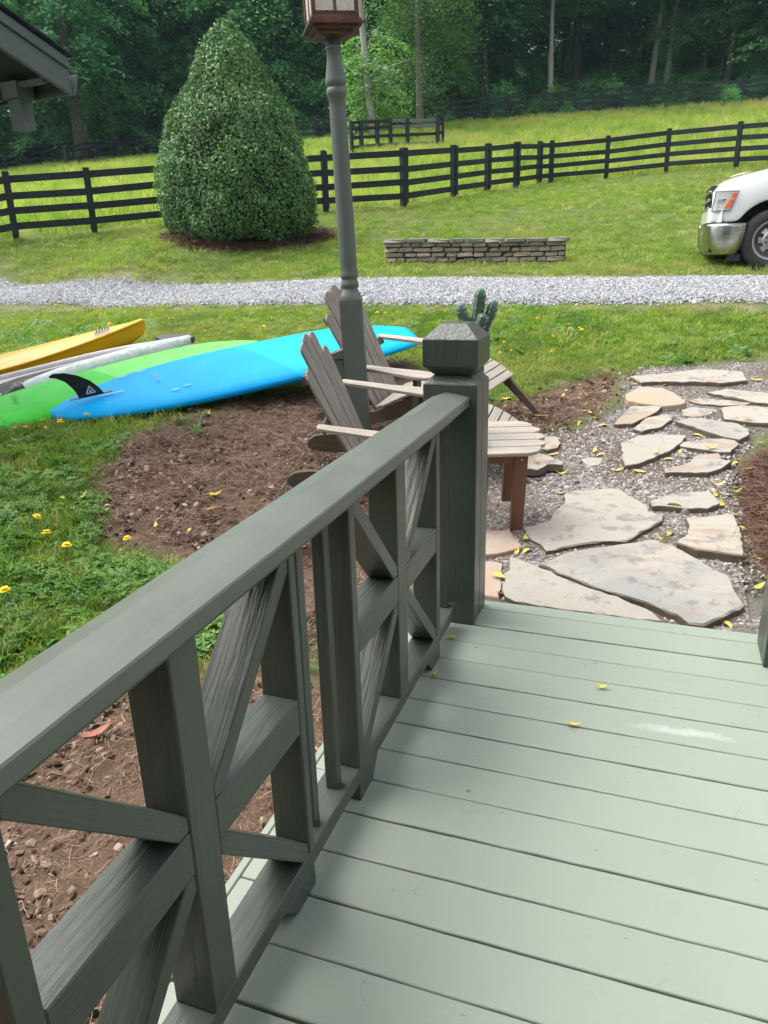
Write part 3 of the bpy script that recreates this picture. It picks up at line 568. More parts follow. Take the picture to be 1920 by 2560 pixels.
MB().box((-.868, -2.4, -.14), (-.846, 2.884, -.006), Mi).build('edge_board', M_deck, dk, bev=.003)
MB().box((-.838, 2.842, -.14), (1.25, 2.872, -.034), Mi).build('rim_board', M_dark, dk)
for x_ in (-.75, -.2, .35, .9): MB().box((x_ - .02, -2.4, -.16), (x_ + .02, 2.84, -.034), Mi).build('joist', M_dark, dk)

# ------------------------------------------------------------------ porch railing
rl = empty('porch_railing', (-.70, 1.1, 0), None, 'dark green wooden porch railing with crossed star panels along the left deck edge', 'railing'); Mi = rl.matrix_world.inverted()
def rb(name, a, b_, bev=.003, mat=None):
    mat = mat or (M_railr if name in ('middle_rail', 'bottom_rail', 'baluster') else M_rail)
    a, b_ = Vector(a), Vector(b_); L = b_ - a; ax = max(range(3), key=lambda i: L[i])
    X_ = Vector([1 if i == ax else 0 for i in range(3)]); Yv = Vector((0, 0, 1)) if ax != 2 else Vector((0, 1, 0)); Zv = X_.cross(Yv)
    m = Matrix((X_, Yv, Zv)).transposed().to_4x4(); m.translation = (a + b_) / 2; mi = m.inverted(); p, q = mi @ a, mi @ b_
    lo = [min(p[i], q[i]) for i in range(3)]; hi = [max(p[i], q[i]) for i in range(3)]
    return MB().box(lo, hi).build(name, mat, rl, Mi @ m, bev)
XF, XB = -.655, -.742
Y0 = -1.0
# top rail cap with its shallow ridge, run along local X
prof = [(-.622, .878), (-.620, .913), (-.660, .9215), (-.708, .9285), (-.764, .9095), (-.766, .878)]
m = frame((0, 0, 0), (0, 1, 0), (-1, 0, 0))   # local X = world y, local Y = -world x
mm = m.copy(); mm.translation = (-.69, .82, .9); mi = mm.inverted()
rings = []
for k in range(30):
    y_ = Y0 + (2.641 - Y0) * k / 29; w_ = rng.normal(0, .0006)
    rings.append([tuple(mi @ Vector((x_ + w_, y_, z_ + rng.normal(0, .0003)))) for x_, z_ in prof])
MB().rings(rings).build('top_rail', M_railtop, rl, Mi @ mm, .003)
rb('sub_rail', (-.735, Y0, .852), (-.6465, 2.640, .8775))
rb('bottom_rail', (XB, Y0, .060), (XF - .0015, 2.605, .108))
ST = [(.458, .502), (.829, .906), (1.236, 1.264), (1.554, 1.590), (1.905, 1.988), (2.316, 2.361)]
for i, (a, b_) in enumerate(ST): rb('stile', (XB, a, .1085), (XF, b_, .8515))
for a in (1.318, 1.458, 2.549, .335, .195): rb('baluster', (-.713, a, .1085), (-.680, a + .033, .8515))
rb('stile', (XB, .02, .1085), (XF, .06, .8515)); rb('stile', (XB, -.42, .1085), (XF, -.34, .8515))
for a, c, b_ in ((.502, (.829, .906), 1.236), (1.590, (1.905, 1.988), 2.316)):
    for s0, s1 in ((a, c[0]), (c[1], b_)):
        rb('middle_rail', (XB, s0 + .0005, .436), (XF - .001, s1 - .0005, .522))
    def diag(ya, za, yb, zb_):
        """brace of the star panel, ends cut to fit the corner it meets"""
        d = Vector((0, yb - ya, zb_ - za)); L = d.length; X_ = d.normalized(); Zv = Vector((1, 0, 0)); Yv = Zv.cross(X_)
        m = Matrix((X_, Yv, Zv)).transposed().to_4x4(); m.translation = ((XF + XB) / 2 - .001, (ya + yb) / 2, (za + zb_) / 2)
        w = .0205; t = .0425; b = MB()
        b.prism([(-L / 2 + .002, 0), (-L / 2 + w + .002, w), (L / 2 - w - .002, w), (L / 2 - .002, 0), (L / 2 - w - .002, -w), (-L / 2 + w + .002, -w)][::-1], -t, t)
        b.build('brace', M_railr, rl, Mi @ m, .0025)
    diag(a, .8505, c[0], .5235); diag(c[1], .5235, b_, .8505)
    diag(a, .1095, c[0], .4345); diag(c[1], .4345, b_, .1095)
for a, b_, c in ((1.262, 1.168, 1.108), (2.362, 2.268, 2.208)):
    MB().prism([(a, .0005), (a, .0595), (c, .0595), (b_, .0005)], XB + .003, XF - .002, 'x', Mi).build('foot_block', M_rail, rl, bev=.002)
MB().prism([(1.556, .0005), (1.556, .0595), (1.70, .0595), (1.65, .0005)], XB + .003, XF - .002, 'x', Mi).build('foot_block', M_rail, rl, bev=.002)

def newel(parent, x0, x1, y0, y1, Mi):
    def ring(i, z): return [(x0 + i, y0 + i, z), (x1 - i, y0 + i, z), (x1 - i, y1 - i, z), (x0 + i, y1 - i, z)]
    def build(name, rs):
        c = Vector(((x0 + x1) / 2, (y0 + y1) / 2, .5)); m = Matrix.Translation(c)
        return MB().rings([[tuple(Vector(p) - c) for p in r] for r in rs]).build(name, M_post, parent, Mi @ m, .003, 2)
    ym = (y0 + y1) / 2 - .012
    c = Vector(((x0 + x1) / 2, (y0 + y1) / 2, .5))
    # body in two laminated halves, a fine joint between them
    for a, b_ in ((y0, ym - .0012), (ym + .0012, y1)):
        i0 = .0; rs = []
        for z, i in ((.001, 0), (.955, 0), (.984, .032)):
            rs.append([(x0 + i, a + (i if a == y0 else 0), z), (x1 - i, a + (i if a == y0 else 0), z), (x1 - i, b_ - (i if b_ == y1 else 0), z), (x0 + i, b_ - (i if b_ == y1 else 0), z)])
        MB().rings([[tuple(Vector(p) - c) for p in r] for r in rs]).build('post', M_post, parent, Mi @ Matrix.Translation(c), .0025)
    build('cap', [ring(.034, .9845), ring(-.001, 1.020), ring(-.001, 1.114), ring(.048, 1.162), ring(.052, 1.165)])
newel(rl, -.797, -.594, 2.6415, 2.842, Mi)
n2 = empty('newel_post', (.54, 2.72, 0), None, 'square dark green newel post at the right edge of the deck', 'newel post')
newel(n2, .445, .648, 2.625, 2.818, n2.matrix_world.inverted())

# ------------------------------------------------------------------ lamp post
M_copper = weathered('rusty_copper', (.15, .065, .045), (.07, .04, .035), rough=.6, gs=(12, 12, 12), bump=.2, red=(.24, .12, .08))
M_copper.node_tree.nodes['Principled BSDF'].inputs['Metallic'].default_value = .35
M_irondark = plain('dark_lantern_iron', (.035, .03, .03), .5, .4, (.07, .05, .045), 10)
def glassmat():
    t = NT('dirty_glass_painted_glow'); u = t.tc('Object', (1, 1, 1), True); n = t.noise(u, 14, 5, .65, .7); n2_ = t.noise(u, 60, 3)
    sp = t.n('ShaderNodeSeparateXYZ'); t.l(t.n('ShaderNodeTexCoord').outputs['Object'], sp.inputs[0])
    c = t.mix(t.ramp(n, [(.35, (0, 0, 0)), (.6, (1, 1, 1))]), (.82, .76, .66), (.66, .60, .53)); c = t.mix(t.ramp(t.math('ADD', sp.outputs[2], t.math('MULTIPLY', n, .12)), [(.13, (0, 0, 0)), (.24, (1, 1, 1))]), c, (.75, .48, .14))  # orange glow towards the pane tops painted into the glass colour
    c = t.mix(t.math('MULTIPLY', t.ramp(n2_, [(.55, (0, 0, 0)), (.7, (1, 1, 1))]), .4), c, (.25, .22, .2))
    t.set(c, .35); tr = t.n('ShaderNodeBsdfTranslucent'); mx = t.n('ShaderNodeMixShader'); mx.inputs[0].default_value = .2; t.l(c, tr.inputs[0]); t.l(t.b.outputs[0], mx.inputs[1]); t.l(tr.outputs[0], mx.inputs[2]); t.l(mx.outputs[0], t.out.inputs[0]); return t.m
M_glass = glassmat()
LB = Vector((-1.918, 4.832, .10)); LT = Vector((-1.990, 4.803, 2.60)); ax_ = (LT - LB).normalized()
lx = Vector((math.cos(math.radians(18.6)), math.sin(math.radians(18.6)), 0)); lx = (lx - ax_ * lx.dot(ax_)).normalized(); ly = ax_.cross(lx)
lm = Matrix((lx, ly, ax_)).transposed(); lp = empty('lamp_post', LB, lm, 'turned grey green lamp post with rusty copper lantern behind the nearer chair', 'lamp post')
def rr_(r, z, sq, n=32):
    """ring that goes from round (sq=0) to square (sq=1) of half width r"""
    out = []
    for k in range(n):
        a = 2 * PI * k / n; c_, s_ = math.cos(a), math.sin(a); q = 1 / max(abs(c_), abs(s_)); rad = r * (1 - sq + sq * q); out.append((rad * c_, rad * s_, z))
    return out
zz = lambda z: (z - .10) / (2.60 - .10) * (LT - LB).length
b = MB(); rs = [rr_(.0735, -.25, 1)]
rs += [rr_(.0735, zz(1.105), 1), rr_(.0735, zz(1.115), .97), rr_(.070, zz(1.135), .7), rr_(.063, zz(1.155), .4), rr_(.054, zz(1.175), .1)]
for z, r in ((1.188, .050), (1.200, .0585), (1.222, .060), (1.236, .052), (1.246, .050), (1.258, .0585), (1.276, .059), (1.286, .0565), (1.32, .056), (1.75, .0545), (2.25, .051), (2.302, .0505), (2.318, .061), (2.336, .0655), (2.352, .061), (2.364, .0545), (2.376, .061), (2.392, .0655), (2.405, .063), (2.47, .052), (2.512, .045), (2.56, .044), (2.568, .050), (2.578, .050), (2.586, .044)):
    rs.append(rr_(r, zz(z), 0))
b.rings(rs).build('turned_post', M_lamp, lp, bev=0, smooth=False)
lp.children[-1].data.shade_smooth(); e = lp.children[-1].modifiers.new('e', 'EDGE_SPLIT'); e.split_angle = math.radians(40)
MB().rings([rr_(.046, zz(2.586), 0), rr_(.048, zz(2.64), 0)]).build('collar', M_irondark, lp)
# junction box and conduit board on the post's left side
MB().box((-.152, -.05, -.25), (-.0745, .04, zz(.735))).build('side_board', M_lamp, lp, bev=.003)
MB().prism([(-.175, zz(.737)), (-.0745, zz(.737)), (-.0745, zz(.80)), (-.165, zz(.775))], -.062, .055, 'y').build('side_board_cap', M_lamp, lp, bev=.003)
lant = Matrix.Rotation(math.radians(33 - 18.6), 4, 'Z') @ Matrix.Translation((0, 0, zz(2.618)))
def sqr(r, z): return [(-r, -r, z), (r, -r, z), (r, r, z), (-r, r, z)]
MB().rings([sqr(.05, -.002), sqr(.105, .012), sqr(.105, .030), sqr(.132, .032), sqr(.132, .050), sqr(.160, .051), sqr(.160, .062), sqr(.150, .064), sqr(.150, .078)]).build('lantern_base', M_copper, lp, lant)
MB().rings([sqr(.140, .078), sqr(.138, .098)]).build('lantern_skirt', M_copper, lp, lant)
for i in range(4):
    q = lant @ Matrix.Rotation(i * PI / 2, 4, 'Z')
    MB().box((.118, .118, .098), (.139, .139, .50)).build('corner_post', M_copper, lp, q, .002)
    MB().box((-.008, .122, .110), (.008, .135, .50)).build('mullion', M_copper, lp, q, .001)
    MB().box((-.1155, .121, .099), (.1155, .136, .110)).build('sill', M_irondark, lp, q, .001)
    for s in (-1, 1):
        p0, p1 = (-.1145, -.009) if s < 0 else (.009, .1145)
        MB().box((p0, .126, -.197), (p1, .130, .18)).build('pane', M_glass, lp, q @ Matrix.Translation((0, 0, .315)))
MB().rings([sqr(.155, .50), sqr(.175, .515), sqr(.06, .64), sqr(.012, .68)]).build('lantern_roof', M_copper, lp, lant)

# ------------------------------------------------------------------ adirondack chairs, footrests, side table
def slat(name, w0, w1, L, th, mat, parent, m, tip=True, nt=7):
    """fan slat, local X up along its length, w0 wide at the foot, w1 near the top, rounded tip"""
    P_ = [(0, -w0 / 2)]; P_ += [(L - w1 * .42, -w1 / 2)]
    if tip: P_ += [(L - w1 * .42 + w1 * .42 * math.sin(t), -w1 / 2 * math.cos(t)) for t in [PI * k / (nt + 1) for k in range(1, nt + 1)] if True and t <= PI]
    P2 = [(0, -w0 / 2), (L - w1 * .45, -w1 / 2)] + [(L - w1 * .45 + w1 * .45 * math.sin(t), -w1 / 2 * math.cos(t)) for t in [PI * k / 8 for k in range(1, 8)]] + [(L - w1 * .45, w1 / 2), (0, w0 / 2)]
    return MB().prism(P2, -th / 2, th / 2).build(name, mat, parent, m, .0035, 2)
def chair(loc, ang, sc, label):
    t = empty('adirondack_chair', loc, rot3(*ang), label, 'chair', 'grey adirondack chairs beside the deck', sc)
    xb_, zb_, a = .461, .124, .475; sa, ca_ = math.sin(a), math.cos(a)
    for i in range(-2, 3):
        y0_, y1_ = i * .079, i * .106; L = {0: .925, 1: .90, 2: .765}[abs(i)]
        d = Vector((-sa * L, y1_ - y0_, ca_ * L)); X_ = d.normalized(); n_ = Vector((ca_, 0, sa)); Y_ = n_.cross(X_)
        m = Matrix((X_, Y_, n_)).transposed().to_4x4(); m.translation = Vector((xb_, y0_, zb_)) + n_ * (.0 + .0015 * (i % 2))
        slat('back_slat', .072, .100, L, .018, M_teak, t, m)
    # seat slats follow the curve of the seat
    pts = [(.475, .178), (.54, .205), (.61, .245), (.68, .285), (.75, .322), (.82, .350)]
    for k, (x_, z_) in enumerate(pts):
        x2, z2 = (pts[k + 1] if k < 5 else (.885, .352)); dx, dz_ = x2 - x_, z2 - z_; l = math.hypot(dx, dz_)
        m = frame((x_ + dx / 2, 0, z_ + dz_ / 2 + .012), (0, 1, 0), (dx, 0, dz_)); hw = .285 if k else .25
        MB().box((-hw, -l / 2 + .004, -.009), (hw, l / 2 - .004, .009)).build('seat_slat', M_teak2, t, m, .003)
    m = frame((.893, 0, .300), (0, 1, 0), (0, 0, 1)); MB().box((-.285, -.055, -.01), (.285, .055, .01)).build('front_apron', M_teak, t, m, .003)
    prof_ = [(.0, .045), (.012, .018), (.045, .0), (.14, .0), (.35, .035), (.60, .125), (.86, .235), (.88, .25), (.88, .345), (.82, .342), (.75, .315), (.61, .238), (.475, .170), (.36, .160), (.16, .150), (.06, .122), (.015, .085)]
    for s in (-1, 1):
        m = frame((0, s * .262, 0), (1, 0, 0), (0, 0, 1)); MB().prism([(p[0], p[1]) for p in prof_], -.0125, .0125).build('side_rail', M_teakdark, t, m, .003)
        m = frame((.82, s * .292, .25), (0, 0, 1), (0, 1, 0)); MB().box((-.25, -.0125, -.045), (.245, .0125, .045)).build('front_leg', M_teakdark, t, frame((.815, s * .292, .25), (0, 0, 1), (1, 0, 0)), .003)
        arm = [(.215, -.022), (.23, -.034), (.55, -.040), (.74, -.062), (.86, -.074), (.93, -.066), (.955, -.03), (.95, .02), (.92, .055), (.84, .062), (.70, .048), (.50, .038), (.23, .030), (.215, .018)]
        arm = [(p[0], p[1] * (-s)) for p in arm]; arm = arm if s < 0 else arm[::-1]
        MB().prism([(p[0] - .6, p[1]) for p in arm], -.011, .011).build('armrest', M_teak2, t, Matrix.Translation((.6, s * .346, .508)), .004, 2)
        MB().prism([(.0, .0), (.08, .0), (.0, -.10)], -.01, .01, 'y').build('arm_bracket', M_teak, t, Matrix.Translation((.80, s * .318, .496)), .002)
    for l, z_, hw in ((.42, 0, .34), (.10, 0, .25), (.72, 0, .24)):
        q = Vector((xb_ - l * sa, 0, zb_ + l * ca_)) - Vector((ca_, 0, sa)) * .022
        MB().box((-hw, -.028, -.011), (hw, .028, .011)).build('back_brace', M_teakdark, t, frame(q, (0, 1, 0), (-sa, 0, ca_)), .003)
    return t
chair((-2.09, 4.163, .134), (.190, .128, .239), .93, 'weathered grey adirondack chair nearer the railing, in front of the lamp post')
chair((-2.37, 5.438, .224), (-.111, .078, .163), 1.04, 'weathered grey adirondack chair farther back, behind the lamp post')
def footrest(loc, ang, sc, label, tipmat, dark):
    t = empty('footrest', loc, rot3(*ang), label, 'footrest', 'slatted footrests in front of the chairs', sc)
    top = [(0, .385), (.10, .372), (.20, .345), (.29, .300), (.37, .245)]
    xs = np.interp(np.linspace(0, 1, 7), np.linspace(0, 1, 5), [p[0] for p in top]); zs_ = np.interp(xs, [p[0] for p in top], [p[1] for p in top])
    for k in range(6):
        dx, dz_ = xs[k + 1] - xs[k], zs_[k + 1] - zs_[k]; l = math.hypot(dx, dz_)
        MB().box((-.245, -l / 2 + .004, -.009), (.245, l / 2 - .004, .009)).build('slat', M_teak2, t, frame((xs[k] + dx / 2, 0, zs_[k] + dz_ / 2 + .012), (0, 1, 0), (dx, 0, dz_)), .003)
    for s in (-1, 1):
        P_ = [(p[0], p[1]) for p in top] + [(.60, .012), (.60, 0), (.545, 0), (.30, .215), (.20, .27), (0, .30)]
        MB().prism(P_[::-1], -.0125, .0125).build('side_rail', tipmat if s < 0 else M_mossy if dark else M_teakdark, t, frame((0, s * .205, 0), (1, 0, 0), (0, 0, 1)), .003)
        MB().box((-.16, -.02, -.0125), (.155, .02, .0125)).build('rear_leg', M_teakdark, t, frame((.03, s * .18, .15), (0, 0, 1), (1, 0, 0)), .003)
footrest((-1.19, 4.73, .04), (-.03, .03, .25), .97, 'slatted footrest partly hidden behind the small side table', M_mossy, False)
footrest((-1.40, 5.50, .235), (-.30, .02, .17), 1.0, 'slatted footrest farther back at the grass edge, before the farther chair', M_teakdark, False)
ty = .339
tb = empty('side_table', (-.773, 3.885, .035), rot3(ty, 0, .2), 'small slatted wooden side table with reddish legs beside the newel post', 'table')
TZ = .455
for k, hl in enumerate((.195, .222, .234, .222, .195)):
    y_ = (k - 2) * .081; P_ = [(-hl + .01, -.038), (hl - .03, -.038), (hl + .004, -.02), (hl + .012, 0), (hl + .004, .02), (hl - .02, .038), (-hl + .01, .038), (-hl - .006, .02), (-hl - .012, 0), (-hl - .004, -.02)]
    if k == 0: P_ = [(-hl + .05, -.038), (hl - .07, -.038), (hl - .02, -.020), (hl + .008, .015), (hl + .006, .038), (-hl, .038), (-hl, .015), (-hl + .02, -.02)]
    if k == 4: P_ = [(p[0], -p[1]) for p in [(-hl + .05, -.038), (hl - .07, -.038), (hl - .02, -.020), (hl + .008, .015), (hl + .006, .038), (-hl, .038), (-hl, .015), (-hl + .02, -.02)]][::-1]
    MB().prism(P_, -.010, .010).build('top_slat', M_teak2, tb, Matrix.Translation((0, y_, TZ)), .004, 2)
for sx in (-1, 1):
    for sy in (-1, 1): MB().box((-.225, -.018, -.034), (.225, .018, .034)).build('leg', M_tableleg, tb, frame((sx * .098, sy * .155, .218), (0, 0, 1), (0, 1, 0)), .003)
for s in (-1, 1):
    MB().box((-.062, -.024, -.009), (.062, .024, .009)).build('apron', M_tableleg, tb, frame((0, s * .155, .415), (1, 0, 0), (0, 0, 1)), .002)
    MB().box((-.135, -.024, -.009), (.135, .024, .009)).build('cleat', M_tableleg, tb, frame((s * .098, 0, .418), (0, 1, 0), (0, 0, 1)), .002)
MB().rings([[(.005 * math.cos(t), 0, .005 * math.sin(t)) for t in [2 * PI * k / 8 for k in range(8)]], [(.004 * math.cos(t), -.004, .004 * math.sin(t)) for t in [2 * PI * k / 8 for k in range(8)]]]).build('screw', plain('screw_steel', (.6, .6, .58), .3, 1), tb, Matrix.Translation((.102, -.1740, .415)))

# ------------------------------------------------------------------ cactus in a pot on the table
M_cact = plain('cactus_skin', (.045, .105, .075), .5, 0, (.085, .15, .10), 9); M_cact2 = plain('cactus_skin_bluish', (.10, .17, .15), .5, 0, (.07, .125, .10), 9)
M_terra = plain('terracotta', (.30, .12, .07), .8, 0, (.22, .09, .055), 8); M_spine = plain('cactus_spines', (.75, .72, .62), .6)
nv = rot3(ty, 0, .2) @ Vector((0, 0, 1)); cb_ = Vector((-.865, 3.80, .035)) ; ctop = Vector((-.773, 3.885, .035)) + rot3(ty, 0, .2) @ Vector((-.165, -.06, TZ + .011))
ct = empty('cactus', ctop, rot3(ty, 0, .2), 'green columnar cactus with four arms rising behind the newel cap', 'cactus')
MB().rings([[(r * math.cos(t), r * math.sin(t), z) for t in [2 * PI * k / 20 for k in range(20)]] for r, z in ((.045, 0), (.058, .09), (.062, .09), (.062, .115), (.055, .115), (.05, .105))]).build('pot', M_terra, ct)
CI = ct.matrix_world.inverted()
for pts, rad, mt in (([(-.884, 3.83, .60), (-.876, 3.78, .95), (-.895, 3.75, 1.06), (-.925, 3.738, 1.12), (-.930, 3.736, 1.165)], .024, M_cact2),
                     ([(-.866, 3.82, .60), (-.862, 3.77, .95), (-.850, 3.76, 1.09), (-.838, 3.757, 1.18), (-.832, 3.757, 1.232)], .0265, M_cact),
                     ([(-.850, 3.80, .62), (-.850, 3.735, .94), (-.838, 3.725, 1.03), (-.815, 3.720, 1.09), (-.806, 3.72, 1.115)], .025, M_cact),
                     ([(-.846, 3.84, .60), (-.842, 3.785, .95), (-.815, 3.78, 1.05), (-.782, 3.772, 1.12), (-.768, 3.77, 1.175)], .024, M_cact2)):
    # ribbed arm: five wavy ribs
    n = 20; m_ = 26; pp = [Vector(p) for p in pts]; rs = []; sp = MB()
    for i in range(m_):
        q = i / (m_ - 1) * (len(pp) - 1); k = min(int(q), len(pp) - 2); f = q - k; p = pp[k].lerp(pp[k + 1], f); d = (pp[k + 1] - pp[k]).normalized(); a = d.cross(Vector((0, 1, .1))).normalized(); b_ = d.cross(a)
        taper = math.sqrt(max(0, 1 - max(0, (i - (m_ - 6)) / 5.2) ** 2)) * (.72 + .28 * min(1, i / 12))
        ring = []
        for j in range(n):
            t_ = 2 * PI * j / n; r = rad * taper * (1 + .17 * math.cos(5 * t_) + (.05 * math.sin(i * 1.6) if math.cos(5 * t_) > .5 else 0)); w_ = p + a * (r * math.cos(t_)) + b_ * (r * math.sin(t_)); ring.append(tuple(CI @ w_))
            if j % 4 == 0 and i % 3 == 1 and taper > .3:
                c = CI @ w_
                sp.box((c[0] - .0022, c[1] - .0022, c[2] - .0022), (c[0] + .0022, c[1] + .0022, c[2] + .0022))
        rs.append(ring)
    o = MB().rings(rs).build('arm', mt, ct, smooth=True); sp.build('spines', M_spine, o)

# ------------------------------------------------------------------ paddle boards, inflatable and kayak on the grass
def boardmat(name, c, c2, gloss=.25, band=None):
    t = NT(name); u = t.tc('Object'); n = t.noise(u, 3, 5, .6); n3 = t.noise(u, 30, 4, .7)
    col = t.mix(t.ramp(n, [(.35, (0, 0, 0)), (.7, (1, 1, 1))]), c, c2)
    col = t.mix(t.math('MULTIPLY', t.ramp(n3, [(.60, (0, 0, 0)), (.75, (1, 1, 1))]), .25), col, tuple(min(1, q * 1.5 + .08) for q in c))
    return t.set(col, t.math('ADD', t.math('MULTIPLY', n3, .25), gloss + .12), spec=.12)
M_blue = boardmat('blue_board_skin', (.0, .345, .76), (.004, .40, .80)); M_cyan = boardmat('cyan_board_skin', (.0, .43, .78), (.01, .49, .82))
M_green = boardmat('green_board_skin', (.045, .56, .05), (.10, .66, .09)); M_lime_ = boardmat('lime_board_skin', (.16, .66, .12), (.21, .72, .17))
M_fin = plain('black_fin', (.012, .012, .014), .4, 0, (.03, .03, .032), 20); M_white = plain('white_print', (.8, .8, .8), .5)
def sup(name, o, ang, L, W, m1, m2, split, label, slant, th=.052):
    t = empty(name, o, rot3(*ang), label, 'paddle board')
    n = 60; V = []; F = []; mi_ = []; K = 14
    for i in range(n):
        tt = .002 + .996 * i / (n - 1); w = W / 2 * max(0, 1 - abs(2 * tt - 1.05) ** 2.6 / 1.05 ** 2.6) ** .62 + .004; hh = th * (.45 + .55 * math.sin(PI * min(max(tt, .02), .98)) ** .5); x_ = (tt - .5) * L; rk = .05 * max(0, (abs(tt - .5) - .25) / .25) ** 2 * (1 if tt > .5 else .5)
        for k in range(K):
            a = 2 * PI * k / K; ca__, sa__ = math.cos(a), math.sin(a); e = .45
            yy = w * math.copysign(abs(ca__) ** .55, ca__); zz_ = hh * math.copysign(abs(sa__) ** .8, sa__); V.append((x_ + slant * yy * math.exp(-((x_ - split) / .5) ** 2), yy, zz_ - rk + (.012 if sa__ > 0 else 0) * (1 - (yy / w) ** 2)))
    for i in range(n - 1):
        for k in range(K):
            F.append((i * K + k, (i + 1) * K + k, (i + 1) * K + (k + 1) % K, i * K + (k + 1) % K)); c = V[i * K + k]; mi_.append(1 if (i / (n - 1) - .5) * L > split else 0)
    F += [tuple(range(K)), tuple((n - 1) * K + k for k in range(K))[::-1]]; mi_ += [0, 1]
    me = mesh('hull', V, F, True, mi_); bm = bmesh.new(); bm.from_mesh(me); bmesh.ops.recalc_face_normals(bm, faces=bm.faces); bm.to_mesh(me); bm.free(); me.shade_smooth()
    link('hull', me, [m1, m2], t); return t
bl = sup('paddle_board', (-3.129, 5.399, .548), (.73, -.141, .282), 3.0, .81, M_blue, M_cyan, .14, 'large blue paddle board lying fin up with a cyan nose, nearest the mulch bed', -.44)
Pf = [(-1.275, .058), (-1.09, .058), (-1.115, .115), (-1.165, .185), (-1.24, .245), (-1.325, .285), (-1.395, .295), (-1.43, .283), (-1.425, .268), (-1.385, .255), (-1.335, .215), (-1.30, .155), (-1.28, .10)]
MB().prism(Pf, -.005, .005, 'y').build('fin', M_fin, bl, bev=.003, seg=2)
MB().box((-1.34, -.010, .062), (-1.03, .010, .0665)).build('fin_box', M_fin, bl)
tri = MB()
for a, b_ in (((-1.215, .088), (-1.150, .088)), ((-1.150, .088), (-1.1825, .145)), ((-1.1825, .145), (-1.215, .088))):
    d = Vector((b_[0] - a[0], 0, b_[1] - a[1])); nn_ = Vector((-d.z, 0, d.x)).normalized() * .004; A_, B_ = Vector((a[0], -.0056, a[1])), Vector((b_[0], -.0056, b_[1])); k = [A_ - nn_, B_ - nn_, B_ + nn_, A_ + nn_]; tri.add([tuple(q) for q in k], [(0, 1, 2, 3)])
tri.add([(-1.195, -.0056, .096), (-1.170, -.0056, .096), (-1.1825, -.0056, .118)], [(0, 1, 2)]); tri.build('logo', M_white, bl)
def stamp(parent, x_, y_, z_, mt):
    b = MB(); w, h_ = .085, .022
    for s in (-1, 1): b.box((x_ + s * h_ - .0015, y_ - w, z_), (x_ + s * h_ + .0015, y_ + w, z_ + .001)); b.box((x_ - h_, y_ + s * w - .0015, z_), (x_ + h_, y_ + s * w + .0015, z_ + .001))
    for k in range(7): b.box((x_ - .010, y_ - .07 + k * .021, z_), (x_ + .010, y_ - .07 + k * .021 + .011, z_ + .001))
    b.build('stamp', mt, parent)
stamp(bl, -.684, .073, .0655, plain('pale_blue_print', (.12, .42, .75), .5))
b = MB()
for x_, y_, l, w in ((-1.13, -.05, .18, .012), (-.95, .20, .06, .01), (-.80, .22, .05, .01), (-.62, -.22, .06, .01), (-.52, -.20, .05, .01)): b.box((x_, y_, .0662), (x_ + l, y_ + w, .0672))
b.build('wax_scuffs', plain('pale_scuffs', (.35, .62, .85), .6), bl)
gr = sup('paddle_board', (-4.20, 4.95, .435), (.811, -.183, .228), 2.79, .753, M_green, M_lime_, .085, 'bright green paddle board with a pale lime nose, beside the blue one', -.42)
stamp(gr, -.632, .078, .0655, plain('dark_green_print', (.03, .32, .04), .5))
# inflatable: pale hull with a black patterned pad, grey side tube, rolled sheet with a black end cap
M_infl = plain('inflatable_grey', (.56, .53, .52), .6, 0, (.46, .43, .43), 8); M_inflw = plain('inflatable_white', (.62, .58, .56), .55, 0, (.50, .46, .45), 8)
M_pad = plain('charcoal_pad', (.065, .06, .06), .8, 0, (.10, .09, .09), 12); M_blk = plain('black_vinyl', (.03, .032, .036), .5, 0, (.055, .057, .06), 14); M_stripe = plain('blue_stripe', (.03, .12, .50), .5)
M_sheet = NT('translucent_plastic_roll'); _u = M_sheet.tc(); _n1 = M_sheet.noise(_u, 7, 5, .6, 1.2); M_sheet.bump(_n1, .8, .04)
M_sheet = M_sheet.set(M_sheet.mix(M_sheet.ramp(_n1, [(.4, (0, 0, 0)), (.6, (1, 1, 1))]), (.74, .82, .79), (.86, .90, .88)), .3)
wi = empty('inflatable_board', (-5.19, 4.99, .345), rot3(.848, -.165, .12), 'grey and white inflatable with black patterned pad, lying against the yellow kayak', 'inflatable board', None, 1.04)
n = 40; V = []; F = []; K = 12; L, W = 3.2, .80
for i in range(n):
    tt = .003 + .994 * i / (n - 1); w = W / 2 * max(0, 1 - abs(2 * tt - 1.0) ** 3.0) ** .6 + .006; x_ = (tt - .5) * L
    for k in range(K):
        a = 2 * PI * k / K; V.append((x_, w * math.copysign(abs(math.cos(a)) ** .5, math.cos(a)), .055 * math.copysign(abs(math.sin(a)) ** .8, math.sin(a))))
MBw = MB(); MBw.rings([V[i * K:(i + 1) * K] for i in range(n)]); MBw.build('hull', M_inflw, wi, smooth=True)
tb_ = [(x_, .33 * (1 - max(0, (x_ - .5) / 1.15) ** 2.4), .035) for x_ in np.linspace(-1.5, 1.50, 16)]
MB().tube(tb_, [.046] * 14 + [.042, .035], 12).build('side_tube', M_infl, wi, smooth=True)
b = MB(); b.prism([(1.32, .30), (1.45, .24), (1.58, .08), (1.60, -.02), (1.57, -.08), (1.34, .02)][::-1], .05, .10); b.build('nose_patch', M_blk, wi, bev=.012, seg=2)
b = MB(); b.prism([(-1.4, -.30), (-.25, -.30), (.35, -.02), (.62, .16), (.60, .22), (.1, .20), (-.3, .05), (-1.4, .0)], .0555, .0585); b.build('deck_pad', M_pad, wi)
b = MB()
